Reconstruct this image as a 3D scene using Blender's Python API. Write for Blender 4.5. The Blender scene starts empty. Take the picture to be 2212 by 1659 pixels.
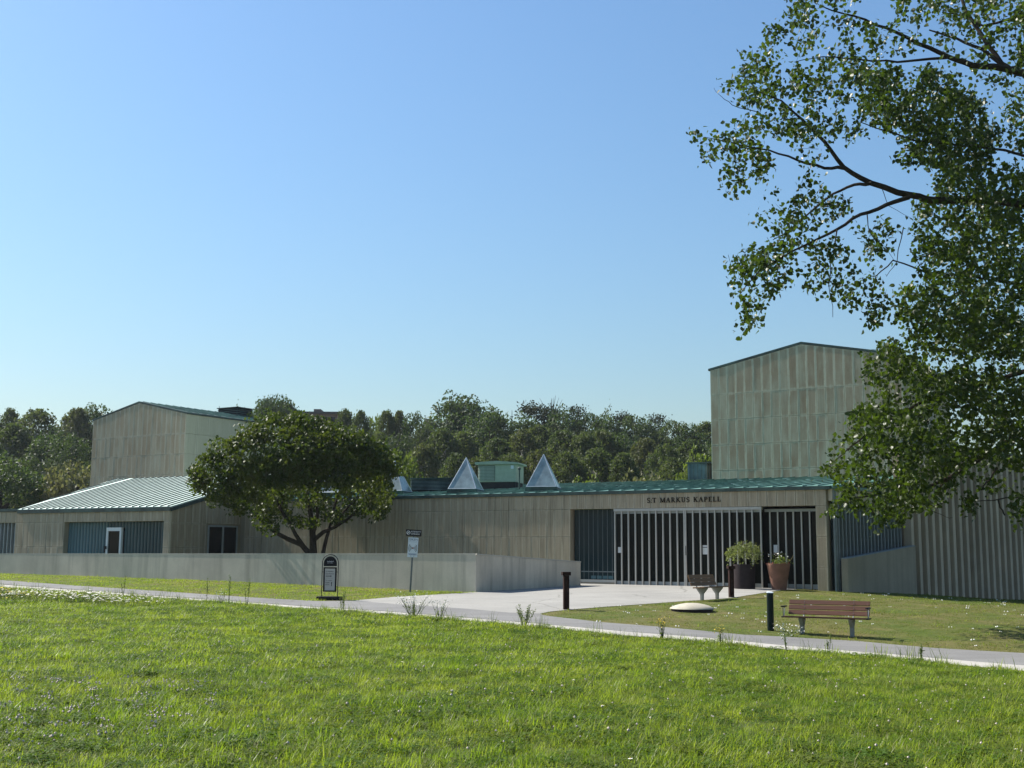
import bpy, bmesh, math, random
import numpy as np
from mathutils import Vector, Matrix
from mathutils.geometry import delaunay_2d_cdt

random.seed(7)
rng = np.random.default_rng(7)
scn = bpy.context.scene
COL = scn.collection

# ------------------------------------------------------------------ camera
E = 1.6                      # eye height above the meadow at the photographer's feet
F = 2600.0                   # focal length in units where the picture is 2212 x 1659
PITCH = math.atan(362.0 / F)
ROLL = 0.006
_r0 = np.array([1.0, 0, 0]); _u0 = np.array([0, -math.sin(PITCH), math.cos(PITCH)])
FW = np.array([0, math.cos(PITCH), math.sin(PITCH)])
RT = _r0 * math.cos(ROLL) + _u0 * math.sin(ROLL)
UP = _u0 * math.cos(ROLL) - _r0 * math.sin(ROLL)
cam_d = bpy.data.cameras.new('camera')
cam = bpy.data.objects.new('camera', cam_d); COL.objects.link(cam)
cam_d.sensor_width = 36.0; cam_d.lens = 36.0 * F / 2212.0
cam_d.clip_start = 0.1; cam_d.clip_end = 3000
mw = Matrix.Identity(4)
for i in range(3):
    mw[i][0] = RT[i]; mw[i][1] = UP[i]; mw[i][2] = -FW[i]
mw[2][3] = E
cam.matrix_world = mw
scn.camera = cam

# ------------------------------------------------------------------ light
SUN_EL = math.radians(44)
SUN_H = np.array([-0.868, 0.497]); SUN_H /= np.linalg.norm(SUN_H)
SUN = Vector((SUN_H[0] * math.cos(SUN_EL), SUN_H[1] * math.cos(SUN_EL), math.sin(SUN_EL)))
world = bpy.data.worlds.new('World'); scn.world = world; world.use_nodes = True
wn = world.node_tree.nodes; wl = world.node_tree.links; wn.clear()
sky = wn.new('ShaderNodeTexSky'); sky.sky_type = 'NISHITA'; sky.sun_disc = False
sky.sun_elevation = SUN_EL
sky.sun_rotation = math.atan2(SUN_H[0], SUN_H[1])
sky.altitude = 0; sky.air_density = 1.75; sky.dust_density = 0.9; sky.ozone_density = 10.0
bg = wn.new('ShaderNodeBackground'); bg.inputs['Strength'].default_value = 0.07
wo = wn.new('ShaderNodeOutputWorld')
wl.new(sky.outputs[0], bg.inputs[0]); wl.new(bg.outputs[0], wo.inputs[0])
sd = bpy.data.lights.new('sun', 'SUN'); sd.energy = 4.65; sd.angle = math.radians(0.53); sd.color = (1, 0.955, 0.88)
so = bpy.data.objects.new('sun', sd); COL.objects.link(so)
so.rotation_euler = SUN.to_track_quat('Z', 'Y').to_euler()
so.location = SUN * 80
scn.view_settings.view_transform = 'Standard'; scn.view_settings.look = 'None'
scn.view_settings.exposure = 1.06; scn.view_settings.gamma = 1.0
scn.view_settings.use_curve_mapping = False
try:
    scn.cycles.max_bounces = 8; scn.cycles.transparent_max_bounces = 8
    scn.cycles.transmission_bounces = 4
except Exception:
    pass

# ------------------------------------------------------------------ geometry helpers
def ray(x, y):
    return RT * (x - 1106.0) + UP * (829.5 - y) + FW * F
def W(x, y, Y):                     # point on the line of sight of photo point (x, y) at forward distance Y
    d = ray(x, y); t = Y / d[1]
    return np.array([d[0] * t, Y, E + d[2] * t])
def u_of(x):
    d = ray(x, 1191); return d[0] / d[1]
E1 = np.array([0.848, -0.530]); E2 = np.array([0.530, 0.848])
ANG = math.atan2(E1[1], E1[0])
def on_off(x, off):                 # ground-plan point where line of sight x meets the plane parallel to the front at offset off
    u = u_of(x); Y = off / (E2[0] * u + E2[1]); return np.array([u * Y, Y])

# ------------------------------------------------------------------ terrain
CP = []
def cp(x, y, Y):
    w = W(x, y, Y); CP.append((w[0], w[1], w[2]))
for a in [(1787, 1377, 28), (1665, 1364, 28.4), (1223, 1319, 33), (1580, 1292, 39), (1495, 1320, 32.3), (1530, 1298, 39),
          (1328, 1264, 47.3), (1764, 1270, 43.6), (1480, 1268, 45.5), (1254, 1266, 46.5), (1027, 1280, 42), (0, 1239, 56), (553, 1258, 47.4),
          (280, 1248, 51.4), (888, 1280, 42.4), (712, 1298, 37), (1952, 1282, 46.4), (2212, 1298, 54), (1805, 1279, 43.0),
          (2212, 1413, 24.2), (2212, 1453, 20.6), (1926, 1424, 24), (0, 1272, 43), (640, 1312, 33.8), (1229, 1360, 28.6)]:
    cp(*a)
for X, Y, z in [(0, 0, 0), (-6, 2, 0.02), (6, 2, -0.02), (0, 9, 0), (-5, 9, 0.02), (5, 9, -0.04), (0, 16, -0.06), (-8, 18, 0), (7, 17, -0.2),
                (-20, 20, 0.05), (-30, 40, 0.25), (-12, 60, .36), (0, 60, .36), (15, 16, -.3), (18, 30, -.35), (20, 45, -.3), (-12, 30, -.02), (12, 60, .3), (25, 58, -.4)]:
    CP.append((X, Y, z))
CP = np.array(CP)
def _k(r2):
    return np.where(r2 > 1e-9, r2 * np.log(np.maximum(r2, 1e-9)) * 0.5, 0.0)
def _fit():
    n = len(CP); d2 = ((CP[:, None, :2] - CP[None, :, :2]) ** 2).sum(-1)
    A = np.zeros((n + 3, n + 3)); A[:n, :n] = _k(d2) + np.eye(n) * 25.0
    P = np.c_[np.ones(n), CP[:, :2]]; A[:n, n:] = P; A[n:, :n] = P.T
    return np.linalg.solve(A, np.r_[CP[:, 2], 0, 0, 0])
_w = _fit()
def sstep(a, b, x):
    t = np.clip((x - a) / (b - a), 0, 1); return t * t * (3 - 2 * t)
def hill(X, Y):
    h = np.interp(Y, [0, 88, 105, 130, 160, 220, 600], [0, 0, 1.2, 4.0, 7.5, 9.0, 10.0])
    return 0.3 + h - 0.0 * X
def g(X, Y):
    X = np.atleast_1d(np.asarray(X, float)); Y = np.atleast_1d(np.asarray(Y, float))
    q = np.c_[X, Y]
    z = np.empty(len(X))
    for i in range(0, len(X), 20000):
        s = slice(i, i + 20000)
        d2 = ((q[s, None, :] - CP[None, :, :2]) ** 2).sum(-1)
        z[s] = _k(d2) @ _w[:-3] + _w[-3] + q[s] @ _w[-2:]
    z = np.clip(z, -0.75, 0.62)
    b = np.maximum.reduce([sstep(58, 74, Y), sstep(24, 45, np.abs(X + 4)), sstep(0, -12, Y)])
    return z * (1 - b) + hill(X, Y) * b
def g1(X, Y):
    return float(g([X], [Y])[0])
_TS = np.linspace(6, 95, 900)
def G(x, y):                        # where the line of sight meets the ground
    d = ray(x, y); t = _TS / d[1]
    z = E + d[2] * t - g(d[0] * t, _TS)
    i = int(np.argmax(z < 0)) or len(_TS) - 1
    a = z[i - 1] / (z[i - 1] - z[i]) if z[i] < 0 else 1
    Y = _TS[i - 1] + a * (_TS[i] - _TS[i - 1])
    return np.array([d[0] * Y / d[1], Y])

# ------------------------------------------------------------------ object helpers
def link(o, parent=None):
    COL.objects.link(o)
    if parent is not None: o.parent = parent
    return o
def tag(o, label=None, cat=None, group=None, kind=None):
    if label: o['label'] = label
    if cat: o['category'] = cat
    if group: o['group'] = group
    if kind: o['kind'] = kind
    return o
def thing(name, label, cat, loc=(0, 0, 0), rz=0.0, group=None):
    o = bpy.data.objects.new(name, None); o.empty_display_size = 0.2
    COL.objects.link(o); o.location = loc; o.rotation_euler = (0, 0, rz)
    return tag(o, label, cat, group)
def mesh_np(name, V, Fa, m=None, smooth=False):
    V = np.asarray(V, dtype=np.float32).reshape(-1, 3); Fa = np.asarray(Fa, dtype=np.int32)
    me = bpy.data.meshes.new(name); k = Fa.shape[1]; n = len(Fa)
    me.vertices.add(len(V)); me.vertices.foreach_set('co', V.ravel())
    me.loops.add(n * k); me.loops.foreach_set('vertex_index', Fa.ravel())
    me.polygons.add(n); me.polygons.foreach_set('loop_start', np.arange(0, n * k, k, dtype=np.int32))
    me.update(calc_edges=True); me.validate()
    if smooth: me.polygons.foreach_set('use_smooth', np.ones(len(me.polygons), dtype=bool))
    if m: me.materials.append(m)
    return me
class MB:
    def __init__(s): s.v = []; s.f = []
    def add(s, vs, fs):
        o = len(s.v); s.v += [tuple(map(float, v)) for v in vs]; s.f += [tuple(i + o for i in f) for f in fs]; return s
    def box(s, x0, x1, y0, y1, z0, z1):
        v = [(x0, y0, z0), (x1, y0, z0), (x1, y1, z0), (x0, y1, z0), (x0, y0, z1), (x1, y0, z1), (x1, y1, z1), (x0, y1, z1)]
        return s.add(v, [(0, 3, 2, 1), (4, 5, 6, 7), (0, 1, 5, 4), (1, 2, 6, 5), (2, 3, 7, 6), (3, 0, 4, 7)])
    def prism(s, poly, axis, a, b):     # polygon given in the two other axes, extruded along axis from a to b
        n = len(poly)
        def mk(p, t):
            return {0: (t, p[0], p[1]), 1: (p[0], t, p[1]), 2: (p[0], p[1], t)}[axis]
        v = [mk(p, a) for p in poly] + [mk(p, b) for p in poly]
        return s.add(v, [tuple(range(n)), tuple(range(2 * n - 1, n - 1, -1))] + [(i, i + n, (i + 1) % n + n, (i + 1) % n) for i in range(n)])
    def tube(s, pts, rad, n=8, cap=True):
        pts = [Vector(p) for p in pts]
        if not hasattr(rad, '__len__'): rad = [rad] * len(pts)
        rings = []; o = len(s.v); ref = None
        for i, p in enumerate(pts):
            t = (pts[min(i + 1, len(pts) - 1)] - pts[max(i - 1, 0)]).normalized()
            if ref is None: ref = t.orthogonal().normalized()
            a = (ref - t * ref.dot(t))
            a = a.normalized() if a.length > 1e-6 else t.orthogonal().normalized()
            ref = a; b = t.cross(a)
            for k in range(n):
                an = 2 * math.pi * k / n
                s.v.append(tuple(p + (a * math.cos(an) + b * math.sin(an)) * rad[i]))
        for i in range(len(pts) - 1):
            for k in range(n):
                s.f.append((o + i * n + k, o + i * n + (k + 1) % n, o + (i + 1) * n + (k + 1) % n, o + (i + 1) * n + k))
        if cap:
            s.f.append(tuple(o + k for k in range(n))[::-1]); e = o + (len(pts) - 1) * n
            s.f.append(tuple(e + k for k in range(n)))
        return s
    def lathe(s, prof, n=20, c=(0, 0)):
        o = len(s.v)
        for r, z in prof:
            for k in range(n):
                an = 2 * math.pi * k / n; s.v.append((c[0] + r * math.cos(an), c[1] + r * math.sin(an), z))
        for i in range(len(prof) - 1):
            for k in range(n):
                s.f.append((o + i * n + k, o + i * n + (k + 1) % n, o + (i + 1) * n + (k + 1) % n, o + (i + 1) * n + k))
        s.f.append(tuple(o + k for k in range(n))[::-1]); e = o + (len(prof) - 1) * n
        s.f.append(tuple(e + k for k in range(n)))
        return s
    def mesh(s, name, m=None, smooth=False, bevel=0):
        me = bpy.data.meshes.new(name); me.from_pydata(s.v, [], s.f)
        bm = bmesh.new(); bm.from_mesh(me); bmesh.ops.recalc_face_normals(bm, faces=bm.faces)
        if bevel: bmesh.ops.bevel(bm, geom=list(bm.edges), offset=bevel, segments=1, affect='EDGES')
        bm.to_mesh(me); bm.free()
        if smooth:
            for p in me.polygons: p.use_smooth = True
            try: me.set_sharp_from_angle(angle=math.radians(40))
            except Exception: pass
        if m: me.materials.append(m)
        return me
    def obj(s, name, m=None, parent=None, smooth=False, bevel=0):
        return link(bpy.data.objects.new(name, s.mesh(name, m, smooth, bevel)), parent)
def inst(name, me, parent, loc=(0, 0, 0), rz=0.0, rot=None, sc=None):
    o = bpy.data.objects.new(name, me); o.location = loc
    o.rotation_euler = rot if rot else (0, 0, rz)
    if sc: o.scale = sc
    return link(o, parent)
def text_mesh(txt, size, m, ext=0.002, align='CENTER'):
    c = bpy.data.curves.new('t', 'FONT'); c.body = txt; c.size = size; c.extrude = ext; c.align_x = align
    c.resolution_u = 2
    o = bpy.data.objects.new('t', c); COL.objects.link(o)
    me = bpy.data.meshes.new_from_object(o); bpy.data.objects.remove(o); bpy.data.curves.remove(c)
    me.materials.clear(); me.materials.append(m); return me

# ------------------------------------------------------------------ materials
class NT:
    def __init__(s, name):
        s.m = bpy.data.materials.new(name); s.m.use_nodes = True; t = s.m.node_tree
        s.n, s.l = t.nodes, t.links; s.b = s.n['Principled BSDF']; s.out = s.n['Material Output']
    def node(s, t, **kw):
        q = s.n.new(t)
        for k, v in kw.items(): setattr(q, k, v)
        return q
    def co(s, which='Object', scale=(1, 1, 1)):
        tc = s.node('ShaderNodeTexCoord'); mp = s.node('ShaderNodeMapping'); mp.inputs['Scale'].default_value = scale
        if which == 'World':
            gm = s.node('ShaderNodeNewGeometry'); s.l.new(gm.outputs['Position'], mp.inputs[0])
        else:
            s.l.new(tc.outputs[which], mp.inputs[0])
        return mp.outputs[0]
    def noise(s, co, scale, detail=4, rough=0.55):
        q = s.node('ShaderNodeTexNoise'); q.inputs['Scale'].default_value = scale; q.inputs['Detail'].default_value = detail
        q.inputs['Roughness'].default_value = rough; s.l.new(co, q.inputs['Vector']); return q.outputs['Fac']
    def ramp(s, fac, stops):
        q = s.node('ShaderNodeValToRGB'); e = q.color_ramp.elements
        while len(e) < len(stops): e.new(0.5)
        for el, (p, c) in zip(e, stops):
            el.position = p; el.color = (*c, 1) if hasattr(c, '__len__') else (c, c, c, 1)
        s.l.new(fac, q.inputs[0]); return q.outputs[0]
    def mix(s, fac, a, b, mode='MIX'):
        q = s.node('ShaderNodeMix', data_type='RGBA', blend_type=mode)
        for sock, v in ((q.inputs[0], fac), (q.inputs[6], a), (q.inputs[7], b)):
            if hasattr(v, 'is_linked'): s.l.new(v, sock)
            elif hasattr(v, '__len__'): sock.default_value = (*v, 1)
            else: sock.default_value = v
        return q.outputs[2]
    def math(s, op, a, b=0.0):
        q = s.node('ShaderNodeMath', operation=op)
        for i, v in enumerate((a, b)):
            if hasattr(v, 'is_linked'): s.l.new(v, q.inputs[i])
            else: q.inputs[i].default_value = v
        return q.outputs[0]
    def color(s, c):
        if hasattr(c, 'is_linked'): s.l.new(c, s.b.inputs['Base Color'])
        else: s.b.inputs['Base Color'].default_value = (*c, 1)
        return s
    def set(s, **kw):
        for k, v in kw.items(): s.b.inputs[k.replace('_', ' ')].default_value = v
        return s
    def bump(s, h, strength=0.3, dist=0.01):
        q = s.node('ShaderNodeBump'); q.inputs['Strength'].default_value = strength; q.inputs['Distance'].default_value = dist
        s.l.new(h, q.inputs['Height']); s.l.new(q.outputs[0], s.b.inputs['Normal']); return s

def plain(name, c, rough=0.6, metal=0.0, var=0.18, scale=6.0, bump=0.1, spec=None):
    t = NT(name); co = t.co('Object'); n = t.noise(co, scale, 5)
    dk = tuple(v * (1 - var) for v in c); lt = tuple(min(1, v * (1 + var)) for v in c)
    t.color(t.ramp(n, [(0.3, dk), (0.7, lt)])).set(Roughness=rough, Metallic=metal, Specular_IOR_Level=spec if spec is not None else (0.12 if max(c) < 0.1 else 0.3))
    if bump: t.bump(t.noise(co, scale * 8, 4), bump, 0.004)
    return t.m

def stone(name, c1, c2, edge, edge_amt=0.7, streak=0.55, patina=None, seed=0.0):
    t = NT(name)
    oi = t.node('ShaderNodeObjectInfo'); rnd = oi.outputs['Random']
    base = t.mix(rnd, c1, c2)
    wc = t.co('World'); n1 = t.noise(wc, 0.9, 5, 0.6)
    base = t.mix(t.math('MULTIPLY', n1, 0.5), base, tuple(v * 0.72 for v in c1))
    gx = t.node('ShaderNodeSeparateXYZ'); tc = t.node('ShaderNodeTexCoord'); t.l.new(tc.outputs['Generated'], gx.inputs[0])
    ax = t.math('ABSOLUTE', t.math('SUBTRACT', gx.outputs[0], 0.5)); az = t.math('ABSOLUTE', t.math('SUBTRACT', gx.outputs[2], 0.5))
    wob = t.noise(t.co('World', (5, 5, 2.2)), 1.0, 5, 0.65)
    mx = t.math('ADD', ax, t.math('MULTIPLY', t.math('SUBTRACT', wob, 0.5), 0.26))
    mz = t.math('ADD', az, t.math('MULTIPLY', t.math('SUBTRACT', wob, 0.5), 0.16))
    ex = t.ramp(mx, [(0.35, 0.0), (0.465, 1.0)]); ez = t.ramp(mz, [(0.44, 0.0), (0.5, 0.7)])
    em = t.math('MAXIMUM', ex, ez)
    col = t.mix(t.math('MULTIPLY', em, edge_amt), base, edge)
    if patina:
        pn = t.noise(t.co('World', (1.5, 1.5, 0.5)), 1.0, 6, 0.62)
        col = t.mix(t.math('MULTIPLY', t.ramp(pn, [(0.42, 0.0), (0.64, 1.0)]), patina[1]), col, patina[0])
    sn = t.noise(t.co('World', (7, 7, 0.32)), 1.0, 6, 0.66)
    sm = t.ramp(sn, [(0.52, 0.0), (0.7, 1.0)])
    col = t.mix(t.math('MULTIPLY', sm, streak), col, tuple(v * 0.38 for v in c1))
    s2 = t.ramp(t.noise(t.co('World', (17, 17, 0.55)), 1.0, 4, 0.6), [(0.5, 0.0), (0.68, 1.0)])
    col = t.mix(t.math('MULTIPLY', s2, streak * 0.7), col, tuple(v * 0.5 for v in c1))
    fine = t.noise(wc, 26, 5, 0.7)
    col = t.mix(0.35, col, t.ramp(fine, [(0.25, 0.45), (0.75, 1.0)]), 'MULTIPLY')
    t.color(col).set(Roughness=0.92, Specular_IOR_Level=0.2)
    t.bump(fine, 0.25, 0.006)
    return t.m
M = {}
M['slab'] = stone('facade_stone', (0.48, 0.385, 0.265), (0.55, 0.45, 0.32), (0.68, 0.60, 0.45), 0.7, 0.8)
M['slab_tower'] = stone('tower_stone', (0.36, 0.265, 0.17), (0.47, 0.37, 0.255), (0.70, 0.66, 0.49), 0.85, 0.25, ((0.57, 0.55, 0.405), 0.5))
M['slab_far'] = stone('far_tower_stone', (0.40, 0.315, 0.215), (0.48, 0.39, 0.275), (0.62, 0.575, 0.46), 0.75, 0.25, ((0.55, 0.55, 0.43), 0.4))
M['slab_green'] = stone('weathered_stone', (0.48, 0.455, 0.33), (0.51, 0.48, 0.35), (0.57, 0.545, 0.41), 0.35, 0.25)
def concrete(name, c, streak=0.4, dark=0.6):
    t = NT(name); wc = t.co('World')
    n1 = t.noise(wc, 0.55, 6, 0.6)
    col = t.ramp(n1, [(0.3, tuple(v * 0.8 for v in c)), (0.7, tuple(v * 1.12 for v in c))])
    sn = t.noise(t.co('World', (2.4, 2.4, 0.16)), 1.0, 6, 0.62)
    col = t.mix(t.math('MULTIPLY', t.ramp(sn, [(0.47, 0.0), (0.66, 1.0)]), streak), col, tuple(v * dark for v in c))
    fn = t.noise(wc, 22, 6, 0.7); col = t.mix(0.3, col, t.ramp(fn, [(0.25, 0.55), (0.7, 1.0)]), 'MULTIPLY')
    t.color(col).set(Roughness=0.9, Specular_IOR_Level=0.25).bump(fn, 0.3, 0.006)
    return t.m
M['concrete'] = concrete('wall_concrete', (0.60, 0.54, 0.44), 0.55, 0.5)
M['ramp'] = concrete('shaded_ramp_concrete', (0.33, 0.285, 0.21), 0.5)  # colour darkened to carry the deep shade the ramp stands in
M['coping'] = concrete('coping_concrete', (0.5, 0.47, 0.4), 0.3)
M['rib'] = concrete('rib_concrete', (0.50, 0.41, 0.30), 0.3, 0.6)
M['recess'] = concrete('shade_darkened_recess', (0.17, 0.135, 0.095), 0.3)  # shade between the ribs is put into this darker concrete
M['core'] = concrete('wall_core', (0.38, 0.32, 0.23), 0.3)
M['paleconc'] = concrete('pale_concrete', (0.46, 0.42, 0.33), 0.5)
M['bench_conc'] = concrete('bench_concrete', (0.27, 0.27, 0.25), 0.3)
def copper(name, c, lt, dk, rough=0.55):
    t = NT(name); n = t.noise(t.co('World', (1, 1, 1)), 1.3, 6, 0.62)
    col = t.ramp(n, [(0.28, dk), (0.5, c), (0.75, lt)])
    f = t.noise(t.co('World', (9, 9, 3)), 1.0, 5, 0.7); col = t.mix(0.3, col, t.ramp(f, [(0.3, 0.5), (0.7, 1.0)]), 'MULTIPLY')
    t.color(col).set(Roughness=rough, Metallic=0.0, Specular_IOR_Level=0.45).bump(n, 0.15, 0.02)
    return t.m
M['copper_sunlit'] = copper('sunlit_copper', (0.58, 0.70, 0.60), (0.66, 0.76, 0.66), (0.5, 0.63, 0.53), 0.5)  # lit copy of the roof copper, sunlit brightness put into its colour
M['copper'] = copper('seam_shaded_copper', (0.07, 0.18, 0.14), (0.2, 0.34, 0.27), (0.03, 0.075, 0.06), 0.6)  # shaded copy of the roof copper, seam shadows painted into its colour
M['copper_dark'] = copper('dark_copper', (0.035, 0.065, 0.055), (0.07, 0.13, 0.105), (0.018, 0.028, 0.026), 0.6)
M['copper_blue'] = copper('blue_copper', (0.09, 0.14, 0.145), (0.2, 0.28, 0.27), (0.03, 0.045, 0.05), 0.6)
M['unit_green'] = plain('mint_sheet_metal', (0.32, 0.39, 0.29), 0.5, var=0.1)
M['unit_base'] = plain('dark_flashing', (0.035, 0.035, 0.034), 0.8)
M['black'] = plain('black_paint', (0.012, 0.012, 0.014), 0.45, var=0.1)
M['blackgreen'] = plain('black_green_paint', (0.006, 0.013, 0.012), 0.4, var=0.1)
M['rust'] = plain('rusty_steel', (0.026, 0.012, 0.009), 0.85, var=0.5, scale=9, bump=0.4)
M['white'] = plain('white_paint', (0.47, 0.45, 0.40), 0.5, var=0.08)
M['whitedoor'] = plain('white_door_paint', (0.78, 0.78, 0.76), 0.45, var=0.04)
M['grey_frame'] = plain('grey_frame', (0.33, 0.35, 0.34), 0.5, var=0.08)
M['slatm'] = plain('grey_blue_slat', (0.20, 0.225, 0.225), 0.6, var=0.15)
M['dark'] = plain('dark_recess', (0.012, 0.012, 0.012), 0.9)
M['steel'] = plain('galvanised_steel', (0.16, 0.175, 0.18), 0.45, 0.6)
M['signwhite'] = plain('sign_white', (0.62, 0.68, 0.72), 0.4, var=0.04, bump=0)
M['paper'] = plain('paper', (0.7, 0.7, 0.68), 0.8, var=0.04, bump=0)
M['signgrey'] = plain('sign_paper_grey', (0.44, 0.42, 0.38), 0.5, var=0.05, bump=0)
M['ink'] = plain('black_ink', (0.015, 0.015, 0.015), 0.6, var=0, bump=0)
M['inkwhite'] = plain('white_ink', (0.75, 0.75, 0.75), 0.6, var=0, bump=0)
M['inkblue'] = plain('blue_ink', (0.03, 0.09, 0.2), 0.6, var=0, bump=0)
M['bronze'] = plain('bronze_letters', (0.022, 0.016, 0.011), 0.5, 0.4)
M['terracotta'] = plain('terracotta', (0.2, 0.1, 0.068), 0.85, var=0.2, scale=4, bump=0.2)
M['potdark'] = plain('dark_brown_pot', (0.028, 0.021, 0.022), 0.7, var=0.2)
M['soil'] = plain('potting_soil', (0.05, 0.035, 0.025), 0.95)
M['redleaf'] = plain('red_moss', (0.28, 0.075, 0.045), 0.8, var=0.4)
M['farwall'] = plain('tan_brick', (0.22, 0.13, 0.085), 0.9)
M['farroof'] = plain('grey_roof', (0.12, 0.10, 0.09), 0.9)
def glass(name, c, rough=0.04, spec=0.5):
    t = NT(name); n = t.noise(t.co('World'), 0.4, 2); t.color(t.ramp(n, [(0.3, tuple(v * .8 for v in c)), (0.7, tuple(v * 1.2 for v in c))]))
    t.set(Roughness=rough, Specular_IOR_Level=spec, Coat_Weight=0.0); return t.m
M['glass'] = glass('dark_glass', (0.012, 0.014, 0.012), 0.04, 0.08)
M['glass_blue'] = glass('blue_green_glass', (0.016, 0.03, 0.033), 0.06, 0.12)
M['profil'] = glass('channel_glass', (0.06, 0.13, 0.15), 0.3, 0.3)
M['profil_dark'] = glass('channel_glass_dark', (0.03, 0.068, 0.076), 0.3, 0.3)
M['skyglass'] = plain('skylight_glass', (0.27, 0.32, 0.32), 0.18, var=0.3, scale=2.5, bump=0.02); M['skyglass'].node_tree.nodes['Principled BSDF'].inputs['Specular IOR Level'].default_value = 0.7
M['skyframe'] = plain('skylight_frame', (0.42, 0.46, 0.5), 0.35, 0.5)
def wood(name, a, b):
    t = NT(name); oi = t.node('ShaderNodeObjectInfo'); co = t.co('Object', (1.2, 14, 14))
    n = t.noise(co, 2.2, 6, 0.65); col = t.ramp(n, [(0.3, a), (0.7, b)])
    col = t.mix(t.math('MULTIPLY', oi.outputs['Random'], 0.35), col, tuple(v * 0.55 for v in a))
    t.color(col).set(Roughness=0.6, Specular_IOR_Level=0.35).bump(n, 0.2, 0.003); return t.m
M['wood_red'] = wood('red_brown_planks', (0.10, 0.040, 0.023), (0.165, 0.072, 0.040))
M['wood_tan'] = wood('old_brown_planks', (0.14, 0.072, 0.027), (0.23, 0.125, 0.05))
def asphalt(nm, ca, cb):
    t = NT(nm); wc = t.co('World'); n = t.noise(wc, 0.35, 6, 0.6); f = t.noise(wc, 28, 4, 0.75)
    col = t.ramp(n, [(0.3, ca), (0.7, cb)]); col = t.mix(0.6, col, t.ramp(f, [(0.25, 0.5), (0.7, 1.05)]), 'MULTIPLY')
    st = t.noise(t.co('World', (0.5, 1.6, 1)), 1.0, 5, 0.65); col = t.mix(0.6, col, t.ramp(st, [(0.3, 0.72), (0.65, 1.0)]), 'MULTIPLY')
    ck = t.node('ShaderNodeTexVoronoi', feature='DISTANCE_TO_EDGE'); ck.inputs['Scale'].default_value = 0.22
    wv = t.node('ShaderNodeMix', data_type='VECTOR'); wv.inputs[0].default_value = 0.25
    nz = t.node('ShaderNodeTexNoise'); nz.inputs['Scale'].default_value = 1.2; t.l.new(wc, nz.inputs['Vector'])
    t.l.new(wc, wv.inputs[4]); t.l.new(nz.outputs['Color'], wv.inputs[5]); t.l.new(wv.outputs[1], ck.inputs['Vector'])
    crack = t.ramp(ck.outputs['Distance'], [(0.0, 1.0), (0.006, 0.0)])
    col = t.mix(t.math('MULTIPLY', crack, 0.65), col, (0.12, 0.115, 0.1))
    t.color(col).set(Roughness=0.92, Specular_IOR_Level=0.2).bump(f, 0.3, 0.006); return t.m
M['asphalt'] = asphalt('pale_asphalt', (0.29, 0.28, 0.255), (0.37, 0.355, 0.32))
M['path'] = asphalt('grey_asphalt', (0.18, 0.175, 0.168), (0.25, 0.243, 0.23))
M['kerb'] = concrete('kerb_concrete', (0.42, 0.395, 0.35), 0.1)
def groundmat(name, a, b, c, patch=0.45):
    t = NT(name); wc = t.co('World'); n = t.noise(wc, 0.28, 6, 0.6); f = t.noise(wc, 9, 6, 0.75)
    col = t.mix(t.ramp(n, [(0.40, 0.0), (0.62, 1.0)]), a, b)
    col = t.mix(t.math('MULTIPLY', t.ramp(t.noise(wc, 0.8, 5, 0.65), [(0.48, 0.0), (0.66, 1.0)]), patch), col, c)
    col = t.mix(0.7, col, t.ramp(f, [(0.3, 0.35), (0.68, 1.1)]), 'MULTIPLY')
    t.color(col).set(Roughness=0.95, Specular_IOR_Level=0.1).bump(f, 0.6, 0.03); return t.m
M['ground'] = groundmat('ground_turf', (0.07, 0.085, 0.025), (0.06, 0.085, 0.022), (0.09, 0.08, 0.04))
M['lawn'] = groundmat('mown_lawn_soil', (0.08, 0.11, 0.02), (0.14, 0.125, 0.045), (0.18, 0.145, 0.065), 0.5)
def leafmat(name, a, b, trans=0.35, rough=0.45, spec=0.35, wscale=0.5, c=None):
    t = NT(name); wc = t.co('World'); oi = t.node('ShaderNodeObjectInfo')
    n = t.noise(wc, wscale, 4, 0.6); col = t.mix(t.ramp(n, [(0.36, 0.0), (0.64, 1.0)]), a, b)
    f = t.noise(wc, 6.5, 3, 0.7); col = t.mix(0.55, col, t.ramp(f, [(0.3, 0.5), (0.72, 1.25)]), 'MULTIPLY')
    if c: col = t.mix(t.math('MULTIPLY', t.ramp(oi.outputs['Random'], [(0.55, 0.0), (1.0, 1.0)]), 0.75), col, c)
    t.color(col).set(Roughness=rough, Specular_IOR_Level=spec)
    tr = t.node('ShaderNodeBsdfTranslucent'); tcol = t.mix(1.0, col, (1.6, 1.75, 0.75), 'MULTIPLY'); t.l.new(tcol, tr.inputs[0])
    ms = t.node('ShaderNodeMixShader'); ms.inputs[0].default_value = trans
    t.l.new(t.b.outputs[0], ms.inputs[1]); t.l.new(tr.outputs[0], ms.inputs[2]); t.l.new(ms.outputs[0], t.out.inputs[0])
    return t.m
M['poplar_leaf'] = leafmat('poplar_leaf', (0.028, 0.048, 0.008), (0.062, 0.09, 0.013), 0.38, 0.4, 0.22, 0.9)
M['round_leaf'] = leafmat('round_tree_leaf', (0.034, 0.056, 0.009), (0.088, 0.106, 0.018), 0.3, 0.5, 0.2, 0.9)
M['birch_leaf'] = leafmat('birch_leaf', (0.062, 0.084, 0.032), (0.092, 0.112, 0.042), 0.32, 0.6, 0.15, 0.25, (0.085, 0.085, 0.04))
M['maple_leaf'] = leafmat('maple_leaf', (0.045, 0.072, 0.028), (0.07, 0.098, 0.034), 0.3, 0.6, 0.2, 0.3, (0.045, 0.055, 0.027))
M['pine_leaf'] = leafmat('pine_leaf', (0.03, 0.042, 0.022), (0.045, 0.055, 0.026), 0.12, 0.7, 0.2, 0.3)
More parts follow.
